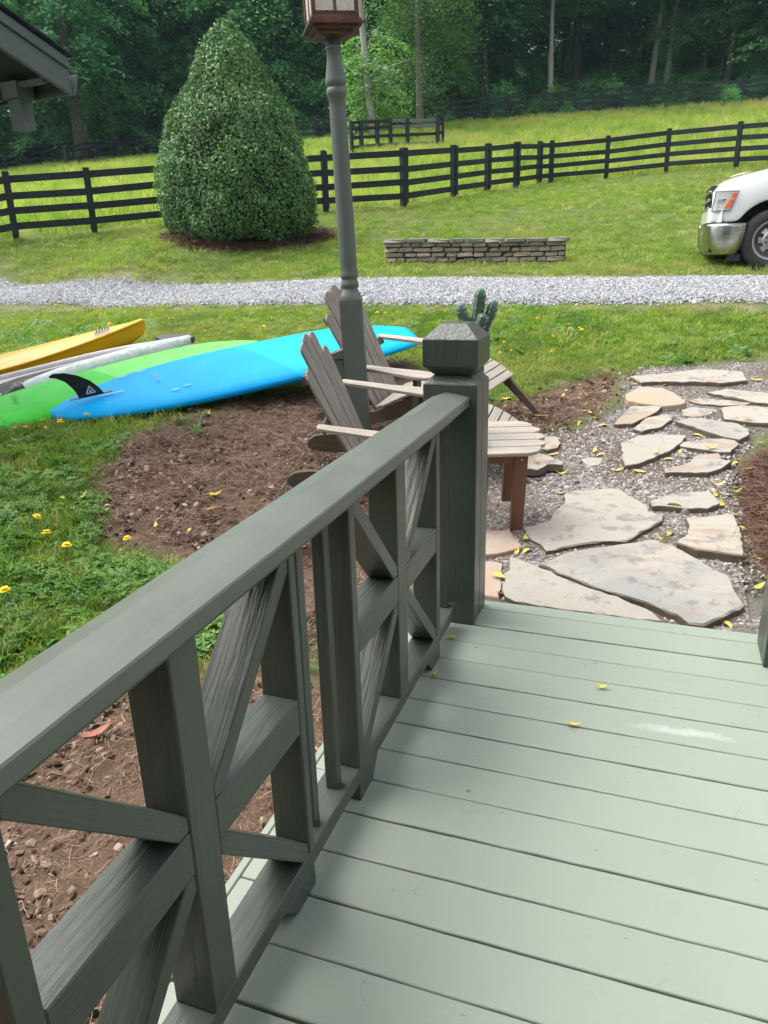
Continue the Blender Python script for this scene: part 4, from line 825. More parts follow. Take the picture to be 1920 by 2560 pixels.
for k in range(5):
    for q in range(3):
        x_, y_ = .02 + k * .085 + q * .03, -.12 + q * .075 + k * .022; s_ = .035
        for (u0, v0), (u1, v1) in (((-1, 0), (-.4, .8)), ((-.4, .8), (.4, .8)), ((.4, .8), (1, 0)), ((1, 0), (.4, -.8)), ((.4, -.8), (-.4, -.8)), ((-.4, -.8), (-1, 0))):
            A_ = Vector((x_ + u0 * s_, y_ + v0 * s_, .059)); B_ = Vector((x_ + u1 * s_, y_ + v1 * s_, .059)); d = (B_ - A_).normalized(); nn_ = Vector((-d.y, d.x, 0)) * .0035; b.add([tuple(A_ - nn_), tuple(B_ - nn_), tuple(B_ + nn_), tuple(A_ + nn_)], [(0, 1, 2, 3)])
for k in range(6): b.box((-.22 + k * .035, -.24 + .012 * k, .0588), (-.21 + k * .035, -.17 + .012 * k, .0593))
b.build('pad_pattern', plain('pale_print', (.55, .55, .55), .6), wi)
MB().prism([(.70, .04), (.92, .06), (.98, .14), (.80, .13)], .0575, .0605).build('blue_stripe', M_stripe, wi)
sp_ = [(.10, -.335, .075), (.17, -.33, .082), (.4, -.27, .10), (.8, -.20, .10), (1.2, -.12, .095), (1.55, -.03, .075)]
MB().tube([Vector(p) for p in sp_], [.070, .082, .078, .074, .066, .040], 14).build('rolled_sheet', M_sheet, wi, smooth=True)
MB().tube([(-.06, -.352, .065), (-.03, -.35, .068), (.04, -.343, .072), (.098, -.336, .075)], [.02, .05, .072, .074], 14).build('end_cap', M_blk, wi, smooth=True)
# kayak
M_yel = plain('yellow_kayak_plastic', (.80, .46, .012), .38, 0, (.74, .40, .008), 3); M_lab = plain('silver_label', (.55, .56, .58), .4, .3)
kyaw = .80; kb = Vector((-4.946, 6.625, -.035)); kd = Vector((math.cos(kyaw), math.sin(kyaw), 0)); kn = Vector((-kd.y, kd.x, 0))
ky = empty('kayak', kb - kd * 1.5 + Vector((0, 0, .40)), None, 'bright yellow kayak lying on the lawn, farthest left of the boats', 'kayak'); KI = ky.matrix_world.inverted()
st_ = [(0, .852, .012, .12, .0), (.06, .838, .035, .16, .01), (.2, .797, .085, .20, .03), (.45, .725, .165, .24, .06), (.8, .635, .250, .26, .08), (1.2, .540, .325, .26, .10), (1.6, .470, .36, .26, .10), (2.1, .43, .365, .25, .07), (2.5, .43, .30, .24, .06), (2.8, .46, .17, .20, .04), (2.95, .50, .03, .12, .01)]
rs = []; gl = []; gr_ = []
for s_, zg, hw, dep, cr in st_:
    c = kb - kd * s_; def_ = lambda y_, z_: tuple(KI @ (c + kn * y_ + Vector((0, 0, z_))))
    rs.append([def_(0, zg - dep), def_(-hw * .45, zg - dep * .96), def_(-hw * .80, zg - dep * .70), def_(-hw * .95, zg - .015), def_(-hw - .016, zg - .010), def_(-hw - .016, zg + .008), def_(-hw * .92, zg + .02), def_(-hw * .55, zg + cr * .9), def_(0, zg + cr), def_(hw * .55, zg + cr * .9), def_(hw * .92, zg + .02), def_(hw + .016, zg + .008), def_(hw + .016, zg - .010), def_(hw * .95, zg - .015), def_(hw * .80, zg - dep * .70), def_(hw * .45, zg - dep * .96)])
o = MB().rings(rs).build('hull', M_yel, ky, smooth=False); sb = o.modifiers.new('s', 'SUBSURF'); sb.levels = sb.render_levels = 2; o.data.shade_smooth()
def kp(s_, y_, z_): return tuple(KI @ (kb - kd * s_ + kn * y_ + Vector((0, 0, z_))))
b = MB(); b.add([kp(.36, -.128, .782), kp(.52, -.168, .737), kp(.52, -.144, .770), kp(.36, -.106, .808)], [(0, 1, 2, 3)]); b.build('label', M_lab, ky)
b = MB(); 
for k in range(5): b.add([kp(.375 + k * .028, -.140 - k * .0065, .798 - k * .006), kp(.390 + k * .028, -.143 - k * .0065, .795 - k * .006), kp(.390 + k * .028, -.128 - k * .0065, .812 - k * .006), kp(.375 + k * .028, -.124 - k * .0065, .816 - k * .006)], [(0, 1, 2, 3)])
b.build('label_print', M_blk, ky)
b = MB(); b.tube([kp(1.55, -.10, .66), kp(1.75, -.14, .655), kp(2.05, -.13, .63), kp(2.15, 0, .625), kp(2.05, .13, .63), kp(1.75, .14, .655), kp(1.55, .10, .66), kp(1.5, 0, .665), kp(1.55, -.10, .66)], .035, 8); b.build('cockpit_rim', M_blk, ky, smooth=True)

# ------------------------------------------------------------------ flagstones (parts of the path)
def flagmat():
    t = NT('flagstone'); u = t.tc('Object', (1, 1, 1), True); n = t.noise(u, 2.2, 6, .6, 1.2); n2_ = t.noise(u, 9, 6, .65); n3 = t.noise(u, 55, 4, .7); n5 = t.noise(t.tc('Object', (1, 3, 1), True), 1.6, 5, .6, 1.5)
    rd = t.rand(); base = t.ramp(rd, [(0, (.28, .275, .25)), (.25, (.36, .33, .28)), (.5, (.26, .265, .25)), (.75, (.38, .345, .285)), (1, (.31, .30, .27))])
    c = t.mix(t.ramp(n, [(.38, (0, 0, 0)), (.62, (1, 1, 1))]), base, (.37, .335, .285))
    c = t.mix(t.math('MULTIPLY', t.ramp(n5, [(.50, (0, 0, 0)), (.56, (1, 1, 1))]), t.ramp(rd, [(.35, (0, 0, 0)), (.6, (.55, .55, .55))])), c, (.30, .20, .13))
    c = t.mix(t.math('MULTIPLY', t.ramp(n2_, [(.54, (0, 0, 0)), (.62, (1, 1, 1))]), .6), c, (.14, .145, .14))
    c = t.mix(t.math('MULTIPLY', t.ramp(n3, [(.55, (0, 0, 0)), (.75, (1, 1, 1))]), .25), c, (.55, .53, .49))
    g = t.n('ShaderNodeNewGeometry'); sp = t.n('ShaderNodeSeparateXYZ'); t.l(g.outputs['True Normal'], sp.inputs[0])
    c = t.mix(t.ramp(sp.outputs[2], [(.3, (1, 1, 1)), (.75, (0, 0, 0))]), c, (.13, .105, .075))
    t.bump(t.math('ADD', t.math('MULTIPLY', n2_, .8), t.math('MULTIPLY', n3, .35)), .5, .012); return t.set(c, .8, spec=.25)
M_flag = flagmat(); M_flagor = plain('orange_flagstone', (.42, .30, .19), .85, 0, (.36, .30, .25), 5, .3); M_flagbr = plain('rusty_flagstone', (.36, .33, .29), .85, 0, (.40, .24, .15), 4, .3)
for i, (hh, poly) in enumerate(STONES):
    cx_, cy_ = np.mean([p[0] for p in poly]), np.mean([p[1] for p in poly]); pts = []
    for k in range(len(poly)):     # rough broken edge
        a, b_ = np.array(poly[k]), np.array(poly[(k + 1) % len(poly)]); m_ = max(1, int(np.hypot(*(b_ - a)) / .035))
        for q in range(m_): pts.append(a + (b_ - a) * q / m_ + (rng.normal(0, .0035, 2) if q else 0))
    sx, sy = slopes(np.array([cx_]), np.array([cy_])); z0 = g1(cx_, cy_); V = []; n = len(pts); tilt = rng.normal(0, .008, 2); th = .045
    def zt(x_, y_): 
        z_ = z0 + hh + (sx[0] + tilt[0]) * (x_ - cx_) + (sy[0] + tilt[1]) * (y_ - cy_); return z_ if i > 2 else min(z_, -.004 + .2 * max(0, y_ - 3.1) + max(0, y_ - 2.9) * .02 + .0)
    for s_, dz_ in ((1.0, -th), (1.004, -.006), (.985, 0)):
        for p in pts: V.append((cx_ + (p[0] - cx_) * s_, cy_ + (p[1] - cy_) * s_, zt(*p) + dz_ + (rng.normal(0, .0015))))
    V.append((cx_, cy_, zt(cx_, cy_))); F = []
    for r_ in range(2):
        for k in range(n): F.append((r_ * n + k, r_ * n + (k + 1) % n, (r_ + 1) * n + (k + 1) % n, (r_ + 1) * n + k))
    F.append(tuple(2 * n + k for k in range(n))); V.pop()
    me = mesh('flagstone', V, F); bm = bmesh.new(); bm.from_mesh(me); bmesh.ops.recalc_face_normals(bm, faces=bm.faces)
    bm.to_mesh(me); bm.free(); o = link('flagstone', me, M_flagor if i == 13 else M_flagbr if i in (3, 4) else M_flag, path)

# ------------------------------------------------------------------ dry stone wall
wl_ = empty('stone_wall', (-2.82, 12.2, g1(-2.82, 12.2)), None, 'low dry stacked stone wall beyond the gravel drive', 'wall'); WI = wl_.matrix_world.inverted()
A_, B_ = np.array([-4.16, 11.89]), np.array([-1.47, 12.50]); dv = (B_ - A_) / np.linalg.norm(B_ - A_); nv_ = np.array([-dv[1], dv[0]]); WL = np.linalg.norm(B_ - A_); ang_ = math.atan2(dv[1], dv[0])
wallm = NT('field_stone'); _u = wallm.tc('Object', (1, 1, 1), True); _n = wallm.noise(_u, 9, 6, .7); _n2 = wallm.noise(_u, 40, 4)
_c = wallm.ramp(wallm.rand(), [(0, (.26, .22, .185)), (.3, (.42, .36, .29)), (.6, (.55, .46, .36)), (.8, (.40, .28, .21)), (1, (.64, .53, .38))]); _c = wallm.mix(wallm.ramp(_n, [(.42, (0, 0, 0)), (.62, (1, 1, 1))]), _c, (.20, .18, .16)); wallm.bump(_n2, .6, .01); M_wall = wallm.set(_c, .9, spec=.2)
M_capstone = plain('cap_stone', (.30, .285, .265), .9, 0, (.17, .165, .155), 7, .4); vars_ = []
for v_ in range(9):
    bm = bmesh.new(); bmesh.ops.create_cube(bm, size=1); bmesh.ops.bevel(bm, geom=bm.edges[:], offset=.12, segments=1, affect='EDGES')
    for q in bm.verts: q.co += Vector(rng.normal(0, .035, 3)); 
    me = bpy.data.meshes.new('stone'); bm.to_mesh(me); bm.free(); me.materials.append(M_wall); vars_.append(me)
def stone(x0, x1, z0, z1, dep, y_, me):
    c = A_ + dv * (x0 + x1) / 2 + nv_ * y_; o = bpy.data.objects.new('stone', me); C.objects.link(o); o.parent = wl_
    gz = g1(*(A_ + dv * (x0 + x1) / 2))
    o.matrix_basis = WI @ Matrix.Translation((c[0], c[1], gz + (z0 + z1) / 2)) @ Matrix.Rotation(ang_ + rng.normal(0, .02), 4, 'Z') @ Matrix.Rotation(rng.normal(0, .025), 4, 'Y') @ Matrix.Diagonal((max(.03, x1 - x0 - .008), dep, max(.012, z1 - z0 - .005), 1)); return o
zc = -.03
for c_ in range(5):
    h_ = rng.uniform(.056, .078); x_ = rng.uniform(-.04, .02)
    while x_ < WL - .03:
        w_ = rng.uniform(.12, .30); xe = min(x_ + w_, WL + rng.uniform(-.02, .02)); hh = h_ * rng.uniform(.85, 1.0)
        stone(x_, xe, zc, zc + hh, .22, rng.uniform(-.02, .02), vars_[rng.integers(0, 9)]); x_ = xe
    zc += h_
x_ = -.03; capm = []
for v_ in vars_[:4]: m_ = v_.copy(); m_.materials.clear(); m_.materials.append(M_capstone); capm.append(m_)
while x_ < WL:
    w_ = rng.uniform(.22, .42); stone(x_, min(x_ + w_, WL + .05), zc - .012, zc + rng.uniform(.045, .06), .32, rng.uniform(-.01, .01), capm[rng.integers(0, 4)]); x_ += w_
MB().box((0, -.08, -.1), (WL, .10, zc - .04), WI @ Matrix.Translation((A_[0], A_[1], g1(*A_) - .02)) @ Matrix.Rotation(ang_, 4, 'Z')).build('core', M_dark, wl_)

# ------------------------------------------------------------------ fences
def fence(line, label, ph=1.28, nr_=4, post=.12, rails=(.24, .53, .82, 1.14), rh=.135, mt=M_fence, greyat=(), group=None, side=-1):
    c = line[len(line) // 2]; f = empty('board_fence', (c[0], c[1], g1(*c)), None, label, 'fence', group); FI = f.matrix_world.inverted()
    bx_ = MB().box((-post / 2, -post / 2, -.3), (post / 2, post / 2, ph)); me = None
    for i, (x_, y_) in enumerate(line):
        a, b_ = line[max(i - 1, 0)], line[min(i + 1, len(line) - 1)]; an = math.atan2(b_[1] - a[1], b_[0] - a[0])
        if me is None: o = bx_.build('post', mt, f, bev=.008); me = o.data
        else: o = bpy.data.objects.new('post', me); C.objects.link(o); o.parent = f
        o.matrix_basis = FI @ Matrix.Translation((x_, y_, g1(x_, y_))) @ Matrix.Rotation(an, 4, 'Z') @ Matrix.Rotation(rng.normal(0, .012), 4, 'X') @ Matrix.Scale(rng.uniform(.985, 1.015), 4)
    for i in range(len(line) - 1):
        a, b_ = Vector((*line[i], g1(*line[i]))), Vector((*line[i + 1], g1(*line[i + 1]))); d = (b_ - a); nn_ = Vector((-d.y, d.x, 0)).normalized() * (post / 2 + .014) * side
        for k, z_ in enumerate(rails):
            j0, j1 = rng.normal(0, .008, 2)
            member('rail', FI @ (a + nn_ + Vector((0, 0, z_ + j0))), FI @ (b_ + nn_ + Vector((0, 0, z_ + j1))), .025, rh, nn_, M_fencegrey if (i in greyat and k in (0, 2, 3)) else mt, f, 0)
        # facing board over the rail ends
    for i in range(1, len(line) - 1):
        a, b_ = line[i - 1], line[i + 1]; d = Vector((b_[0] - a[0], b_[1] - a[1], 0)).normalized(); nn_ = Vector((-d.y, d.x, 0)) * (post / 2 + .041) * side; q = Vector((*line[i], g1(*line[i])))
        member('facing_board', FI @ (q + nn_ + Vector((0, 0, .08))), FI @ (q + nn_ + Vector((0, 0, ph - .02))), .024, .13, nn_, mt, f, 0)
    return f
fence(NF, 'long black four rail board fence across the lawn behind the shrub and stone wall', group=None)
fence(FF, 'dark board fence along the foot of the woods at the top of the pasture', 1.35, post=.14, rails=(.22, .56, .90, 1.24), rh=.14)
fence(CF, 'short dark paddock fence with bare grey boards around the pale trunks', 1.3, rails=(.25, .62, .98, 1.22), rh=.13, greyat=(1, 2))
fence(LF, 'dark board fence climbing along the left edge of the pasture', 1.35, post=.16, rails=(.25, .62, 1.02, 1.25), rh=.14)
fence(L2, 'low dark fence in the far left corner of the pasture', 1.35, post=.14, rails=(.25, .62, 1.0, 1.25), rh=.12)

# ------------------------------------------------------------------ foliage tools
def quads(cen, nrm, L, W, fold=0.):
    """leaf shaped quads: centres, normals, length and width arrays"""
    n = len(cen); nrm = nrm / np.linalg.norm(nrm, axis=1)[:, None]; r = rng.normal(size=(n, 3)); a = np.cross(nrm, r); a /= np.linalg.norm(a, axis=1)[:, None]; b = np.cross(nrm, a)
    L = np.broadcast_to(L, n)[:, None]; W = np.broadcast_to(W, n)[:, None]
    V = np.stack([cen - a * L / 2, cen + b * W / 2 + nrm * W * fold, cen + a * L / 2, cen - b * W / 2 + nrm * W * fold], 1).reshape(-1, 3)
    return V, np.arange(4 * n).reshape(n, 4)
M_holly = leafmat('holly_leaves', [(0, (.045, .12, .035)), (.45, (.08, .195, .055)), (.8, (.14, .28, .08)), (.985, (.10, .19, .05)), (1, (.38, .30, .05))], .42, .15, .45, vary='island')
M_leaf = leafmat('woodland_leaves', [(0, (.09, .25, .10)), (.5, (.16, .38, .15)), (1, (.25, .50, .20))], .5, .35, .3, vary='both')
M_leafd = leafmat('dark_green_leaves', [(0, (.05, .17, .085)), (.5, (.09, .26, .12)), (1, (.16, .36, .16))], .5, .3, .3, vary='both')  # a darker green for the high crowns and some brush
M_leafl = leafmat('pale_leaves', [(0, (.085, .18, .065)), (.5, (.14, .25, .09)), (1, (.22, .34, .14))], .5, .4, .3, vary='both')
M_bark = weathered('grey_bark', (.24, .22, .19), (.11, .10, .085), gs=(9, 9, 2), bump=1.)
M_barkd = weathered('dark_bark', (.09, .078, .062), (.04, .034, .028), gs=(9, 9, 2), bump=1.)
M_barkp = weathered('pale_bark', (.40, .385, .35), (.22, .21, .19), gs=(9, 9, 2), bump=1.)
# ------------------------------------------------------------------ clipped cone shrub
sx_, sy_ = -7.64, 13.48; sz = 1.655
sh = empty('cone_shrub', (sx_, sy_, sz), None, 'large clipped cone shaped holly shrub in a ring of red pine straw', 'shrub')
ph_ = np.array([0, .06, .15, .3, .55, .93, 1.3, 1.7, 2.07, 2.45, 2.82, 3.2, 3.45, 3.6]); pr_ = np.array([.98, 1.10, 1.21, 1.32, 1.39, 1.39, 1.33, 1.22, 1.07, .85, .63, .41, .24, .07])
def rad_s(h_, a): return np.interp(h_, ph_, pr_) * (1 + .035 * np.sin(3 * a + h_ * 2) + .03 * np.sin(7 * a - 3 * h_) + .02 * np.sin(13 * a + 9 * h_))
n = 50000; hh = rng.uniform(0, 3.62, n * 2); k = rng.uniform(size=n * 2) < (np.interp(hh, ph_, pr_) + .12) / 1.55; hh = hh[k][:n]; n = len(hh); a = rng.uniform(0, 2 * PI, n)
dp = np.abs(rng.normal(0, .075, n)) - rng.uniform(0, .05, n) - .075 * np.clip(nz(a * 3, hh * 3, 1.6), -1, 1.); rr2 = rad_s(hh, a) - dp
nrm = np.stack([np.cos(a), np.sin(a), np.full(n, .35)], -1) + rng.normal(0, .62, (n, 3))
Vq, Fq = quads(np.stack([rr2 * np.cos(a), rr2 * np.sin(a), hh + .04 * np.sin(5 * a)], -1), nrm, rng.uniform(.045, .085, n), rng.uniform(.022, .038, n), .15)
link('foliage', mesh('foliage', Vq, Fq), M_holly, sh)
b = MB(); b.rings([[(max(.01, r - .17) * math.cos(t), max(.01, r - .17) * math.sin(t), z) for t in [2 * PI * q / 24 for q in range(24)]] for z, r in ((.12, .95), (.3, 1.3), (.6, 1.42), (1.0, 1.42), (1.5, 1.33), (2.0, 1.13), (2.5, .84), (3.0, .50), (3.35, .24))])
b.build('shade_core', plain('inner_shade', (.012, .02, .008), .95), sh)  # solid core, painted near black as the shade between the leaves
MB().tube([(0, 0, -.2), (0, 0, .4), (.03, .02, 1.5)], [.08, .07, .04]).build('stem', M_barkd, sh)

# ------------------------------------------------------------------ woodland trees
def crown(name, h0, h1, Rm, ns, per, leaf, mat, off=(0, 0), droop=.25, core=.25, flat=.22, bare=.0):
    """layered leaf sprays filling a crown volume"""
    C_, N_ = [], []
    for _ in range(ns):
        t = rng.uniform() ** .9; z = h0 + (h1 - h0) * t; a = rng.uniform(0, 2 * PI); prof_ = math.sin(PI * min(.18 + .82 * (1 - t) * 1.0, 1)) ** .6 if t > .25 else .75 + t
        r = Rm * prof_ * (core + (1 - core) * rng.uniform() ** .55); c = np.array([r * math.cos(a) + off[0] * t, r * math.sin(a) + off[1] * t, z - droop * r * .5]); s = rng.uniform(.55, 1.15) * (.55 + .13 * Rm)
        m = int(per * rng.uniform(.6, 1.3)); ql = rng.normal(0, 1, (m, 3)); ql[:, 0:2] *= .5 * s; ql[:, 2] *= flat * s
        d = np.hypot(ql[:, 0], ql[:, 1]); out_ = np.array([math.cos(a), math.sin(a), 0]); p = c + ql; p[:, 2] -= (ql @ out_) * (.25 + droop) + .25 * d ** 2
        C_.append(p); nn_ = rng.normal(0, .38, (m, 3)); nn_[:, 2] += 1; nn_ += out_ * .45; N_.append(nn_)
    C_ = np.concatenate(C_); N_ = np.concatenate(N_); V_, F_ = quads(C_, N_, rng.uniform(.7, 1.3, len(C_)) * leaf, rng.uniform(.4, .75, len(C_)) * leaf)
    me = mesh(name, V_, F_); me.materials.append(mat); return me
def trunkm(name, h_, r, mat, bend=.3, branches=7, b0=.3, blen=2.2):
    b = MB(); n = 9; px_, py_ = rng.normal(0, bend, 2), rng.normal(0, bend, 2); P_ = []
    for i in range(n): t = i / (n - 1); P_.append((px_[0] * math.sin(t * 2) * .6, py_[0] * math.sin(t * 2.3) * .6, -.4 + t * (h_ + .4)))
    b.tube(P_, [r * (1.45 if i == 0 else 1.1 if i == 1 else 1) * (1 - .72 * i / (n - 1)) for i in range(n)], 9)
    for _ in range(branches):
        t = rng.uniform(b0, .92); i = int(t * (n - 1)); p = Vector(P_[i]); a = rng.uniform(0, 2 * PI); l = blen * rng.uniform(.5, 1.2) * (1.2 - t); d = Vector((math.cos(a), math.sin(a), rng.uniform(.1, .7)))
        b.tube([p, p + d * l * .5, p + d * l + Vector((0, 0, -.15 * l))], [r * .32 * (1.1 - t), r * .2 * (1.1 - t), .015], 5)
    me = mesh(name, b.v, b.f, True); me.materials.append(mat); return me
CF_ = [crown('crown', 1.0, 15, 4.6, 150, 150, .30, M_leaf, droop=.3) for _ in range(3)]
CH = [crown('crown', 6.0, 17, 4.8, 130, 150, .30, M_leafd, droop=.2) for _ in range(2)] + [crown('crown', 4.2, 16, 4.4, 125, 150, .30, M_leafd, droop=.35)]
CL = [crown('crown', 2.2, 12, 3.3, 130, 150, .17, M_leafl, droop=.7, flat=.35), crown('crown', 3.5, 11, 2.6, 70, 120, .20, M_leafl, off=(2.2, -.6), droop=.5)]
CU = [crown('crown', 1.2, 5.5, 2.1, 34, 110, .24, M_leaf, droop=.15, flat=.12) for _ in range(2)] + [crown('crown', .8, 4.2, 1.7, 34, 110, .20, M_leafl, droop=.2, flat=.2)]
CM = [crown('crown', 2.6, 9.5, 3.0, 60, 130, .26, M_leaf, droop=.15, flat=.10) for _ in range(3)]
CB = [crown('crown', .15, 1.3, .95, 14, 90, .16, M_leaf, droop=.1, flat=.3), crown('crown', .1, .9, .9, 12, 90, .15, M_leafd, droop=.1, flat=.3)]
TB = [trunkm('trunk', 15, .24, M_bark), trunkm('trunk', 16, .20, M_bark), trunkm('trunk', 15, .30, M_barkd), trunkm('trunk', 14, .19, M_barkp)]
TU = [trunkm('trunk', 4.8, .06, M_barkd, .25, 6, .25, 1.4), trunkm('trunk', 5.2, .05, M_bark, .3, 6, .25, 1.4)]
def tree(x_, y_, cm, tm, label, sc=1., name='woodland_tree', group='trees at the edge of the woods', rz=None, lean=(0, 0), ts=1.):
    t = bpy.data.objects.new(name, None); C.objects.link(t)
    t.matrix_world = Matrix.Translation((x_, y_, g1(x_, y_))) @ Matrix.Rotation(lean[0], 4, 'X') @ Matrix.Rotation(lean[1], 4, 'Y') @ Matrix.Rotation(rng.uniform(0, 2 * PI) if rz is None else rz, 4, 'Z') @ Matrix.Scale(sc, 4)
    tag(t, label, 'tree', group)
    for nm, me in (('trunk', tm), ('crown', cm)):
        if me is None: continue
        o = bpy.data.objects.new(nm, me); C.objects.link(o); o.parent = t
        if nm == 'trunk': o.scale = (ts, ts, 1)
    return t
sg_ = 'trees singled out along the pasture'
tree(-14.43, 47.87, CL[0], TB[1], 'pale green drooping tree with a grey trunk rising behind the short paddock fence', 1.0, 'drooping_tree', None, 1.0, ts=1.0)
tree(-14.66, 40.43, None, TB[3], 'pale blotchy trunk standing inside the paddock fence, right of the lamp post', .9, 'pale_tree', None, .6, (0, -.03), 1.15)
tree(-14.9, 41.2, CU[2], TU[1], 'small leafy dogwood beside the pale blotchy trunk', 1.15, 'dogwood_tree', None, .3)
tree(-12.91, 58.6, CH[2], TB[2], 'stout dark trunked tree just behind the top fence, right of the drooping tree', 1.05, 'oak_tree', None, 1., ts=.95)
tree(-8.51, 59.39, CH[0], TB[3], 'tall straight pale pole trunk behind the top fence, left of centre of the dark woods', 1.1, 'poplar_tree', None, 1.2, ts=.95)
tree(-8.92, 69.43, CH[1], TB[1], 'slim grey trunk deeper in the dark woods, right of the pale pole trunk', 1.0, 'woodland_tree', None, 2, ts=.85)
tree(-2.06, 60.97, CH[0], TB[0], 'grey trunk leaning slightly, left of a close pair behind the top fence', 1.05, 'ash_tree', None, 2.2, (0, .03), .85)
tree(-1.07, 60.99, CL[1], TB[1], 'ivy clad leaning tree with bright hanging crown, right one of a close pair', 1.0, 'ivy_tree', None, .1, (0, .05), .9)
tree(2.85, 61.94, CH[2], TB[2], 'dark tree with low hanging leaves near the right end of the top fence', 1.0, 'maple_tree', None, 3, ts=.8)
tree(-40.23, 47.17, CF_[0], TB[1], 'leaning slim tree behind the low far left fence', 1.0, 'leaning_tree', None, 1, (0, -.12), .9)
tree(-36.56, 48.5, CH[0], TB[0], 'leaning bare trunk behind the climbing left fence', 1.0, 'leaning_tree', None, 1, (0, -.14), .8)
tree(-35.0, 43.0, CH[2], TB[2], 'thick dark ivy covered trunk at the corner of the left fences', 1.0, 'ivy_tree', None, 1, ts=1.6)
MB_iv = crown('ivy', .2, 5.5, .22, 40, 40, .12, M_leaf, core=.8, flat=.6, droop=0)
for o in [q for q in C.objects if q.name.startswith('ivy_tree')]:
    v = bpy.data.objects.new('ivy', MB_iv); C.objects.link(v); v.parent = o; v.location = (.1, -.25, 0)
def az(d, D): a = math.radians(d); return D * math.sin(a), D * math.cos(a)
for D_, n_, off_ in ((63, 16, 0), (70, 15, 1.6), (79, 15, .5), (90, 15, 2.1), (104, 16, 1.1)):
    for i in range(n_):
        d_ = -52 + 62 * (i + .5) / n_ + off_ + rng.uniform(-.9, .9); D2 = D_ + rng.uniform(-2.5, 2.5); x_, y_ = az(d_, D2)
        left_ = d_ < -16
        if D_ == 63 and d_ > -14: D2 += 5; x_, y_ = az(d_, D2)
        cm = CF_[rng.integers(0, 3)] if (left_ or D_ > 85) else CH[rng.integers(0, 3)]
        lab = {63: 'in the front rank of the woods', 70: 'in the second rank of the woods', 79: 'in the middle of the woods', 90: 'deep in the woods', 104: 'at the back of the woods'}[D_]
        tree(x_, y_, cm, TB[rng.integers(0, 3)], ('leafy green tree, branches down to the grass, ' if cm in CF_ else 'dark high crowned tree on a bare trunk ') + lab, rng.uniform(.9, 1.2), group=('leafy' if cm in CF_ else 'high crowned') + ' trees ' + lab)
for x_, y_ in ((-44, 47), (-47, 45), (-42.5, 50), (-38, 52), (-30, 54.5), (-26.5, 54), (-24, 55), (-20.5, 55), (-17.5, 57)):
    tree(x_, y_, CF_[rng.integers(0, 3)], TB[rng.integers(0, 2)], 'leafy green tree hanging over the fence on the left side of the pasture', rng.uniform(.75, 1.0), group='trees over the left pasture fence')
for i in range(34):
    d_ = rng.uniform(-50, 9); D2 = rng.uniform(61, 76); x_, y_ = az(d_, D2)
    if d_ < -33: D2 = rng.uniform(63, 72); x_, y_ = az(d_, D2)
    tree(x_, y_, CU[rng.integers(0, 3 if d_ < -14 else 2)], TU[rng.integers(0, 2)], 'thin understory tree with flat layered leaf sprays under the woods', rng.uniform(.8, 1.5), 'understory_tree', 'understory trees in the woods')
for i in range(18):
    d_ = -33 + 43 * (i + .5) / 18 + rng.uniform(-1, 1); D2 = rng.uniform(60.5, 66) if d_ < -16 else rng.uniform(64, 72); x_, y_ = az(d_, D2)
    tree(x_, y_, CM[rng.integers(0, 3)], TU[rng.integers(0, 2)], 'slender tree with flat bright leaf layers just inside the woods', rng.uniform(.8, 1.25), 'beech_tree', 'layered beech trees just inside the woods', ts=1.6)
# low brush along the wood's edge: a continuous mass
cbr = protos('brush_sources', [link('brush', m_, None) for m_ in CB])
x, y = place(5200, (-60, 16), (38, 100), lambda x, y: vis(x, y) * (pdist(x, y, WOODS) < -.6) * np.clip(1.5 - (np.hypot(x, y) - 55) / 35, .1, 1) * .5)
p, r = inst(x, y, -.05, .1); scatter('woodland_brush', p, r, rng.uniform(.5, 1.4, len(x)), cbr, 2)
x, y = place(500, (-34, 10), (35, 60), lambda x, y: (np.abs(pdist(x, y, WOODS) + .1) < .5) * vis(x, y) * 1.)
p, r = inst(x, y, -.05, .1); scatter('fence_line_vines', p, r, rng.uniform(.25, .7, len(x)), cbr, 2)

# ------------------------------------------------------------------ white pickup truck
M_truck = plain('white_truck_paint', (.78, .79, .79), .25, 0, coat=.6); M_chrome = plain('worn_chrome', (.62, .62, .60), .26, 1, (.40, .39, .36), 9); M_tyre = plain('tyre_rubber', (.028, .028, .03), .75, 0, (.045, .044, .045), 12, .3)
M_rim = plain('rim_alloy', (.55, .54, .52), .35, .9, (.42, .41, .39), 14); M_orange = plain('amber_reflector', (.85, .13, .03), .25); M_lens = plain('headlight_lens', (.72, .74, .72), .15, .3, (.52, .54, .52), 16)
M_winglass = plain('dark_window_glass', (.02, .025, .03), .05); M_black = plain('black_plastic', (.012, .012, .013), .6); M_scuff = plain('worn_paint_patch', (.50, .42, .34), .7)
TO = Vector((.48, 11.35, 1.03)); tk = empty('pickup_truck', TO, Matrix.Rotation(math.radians(1.0), 3, 'Z'), 'white pickup truck nosing in at the right edge beyond the gravel drive', 'truck')
xw, zw, rw = .80, .385, .385
def zlow(x_):
    d = abs(x_ - xw); r = .50
    return max(.62, zw + math.sqrt(max(0, r * r - d * d)) - .0) if d < r else .62
stt = [.03, .06, .12, .2, .29, .36, .43, .5, .58, .68, .80, .92, 1.02, 1.12, 1.2, 1.27, 1.32, 1.45]
WD = 1.98; rs = []
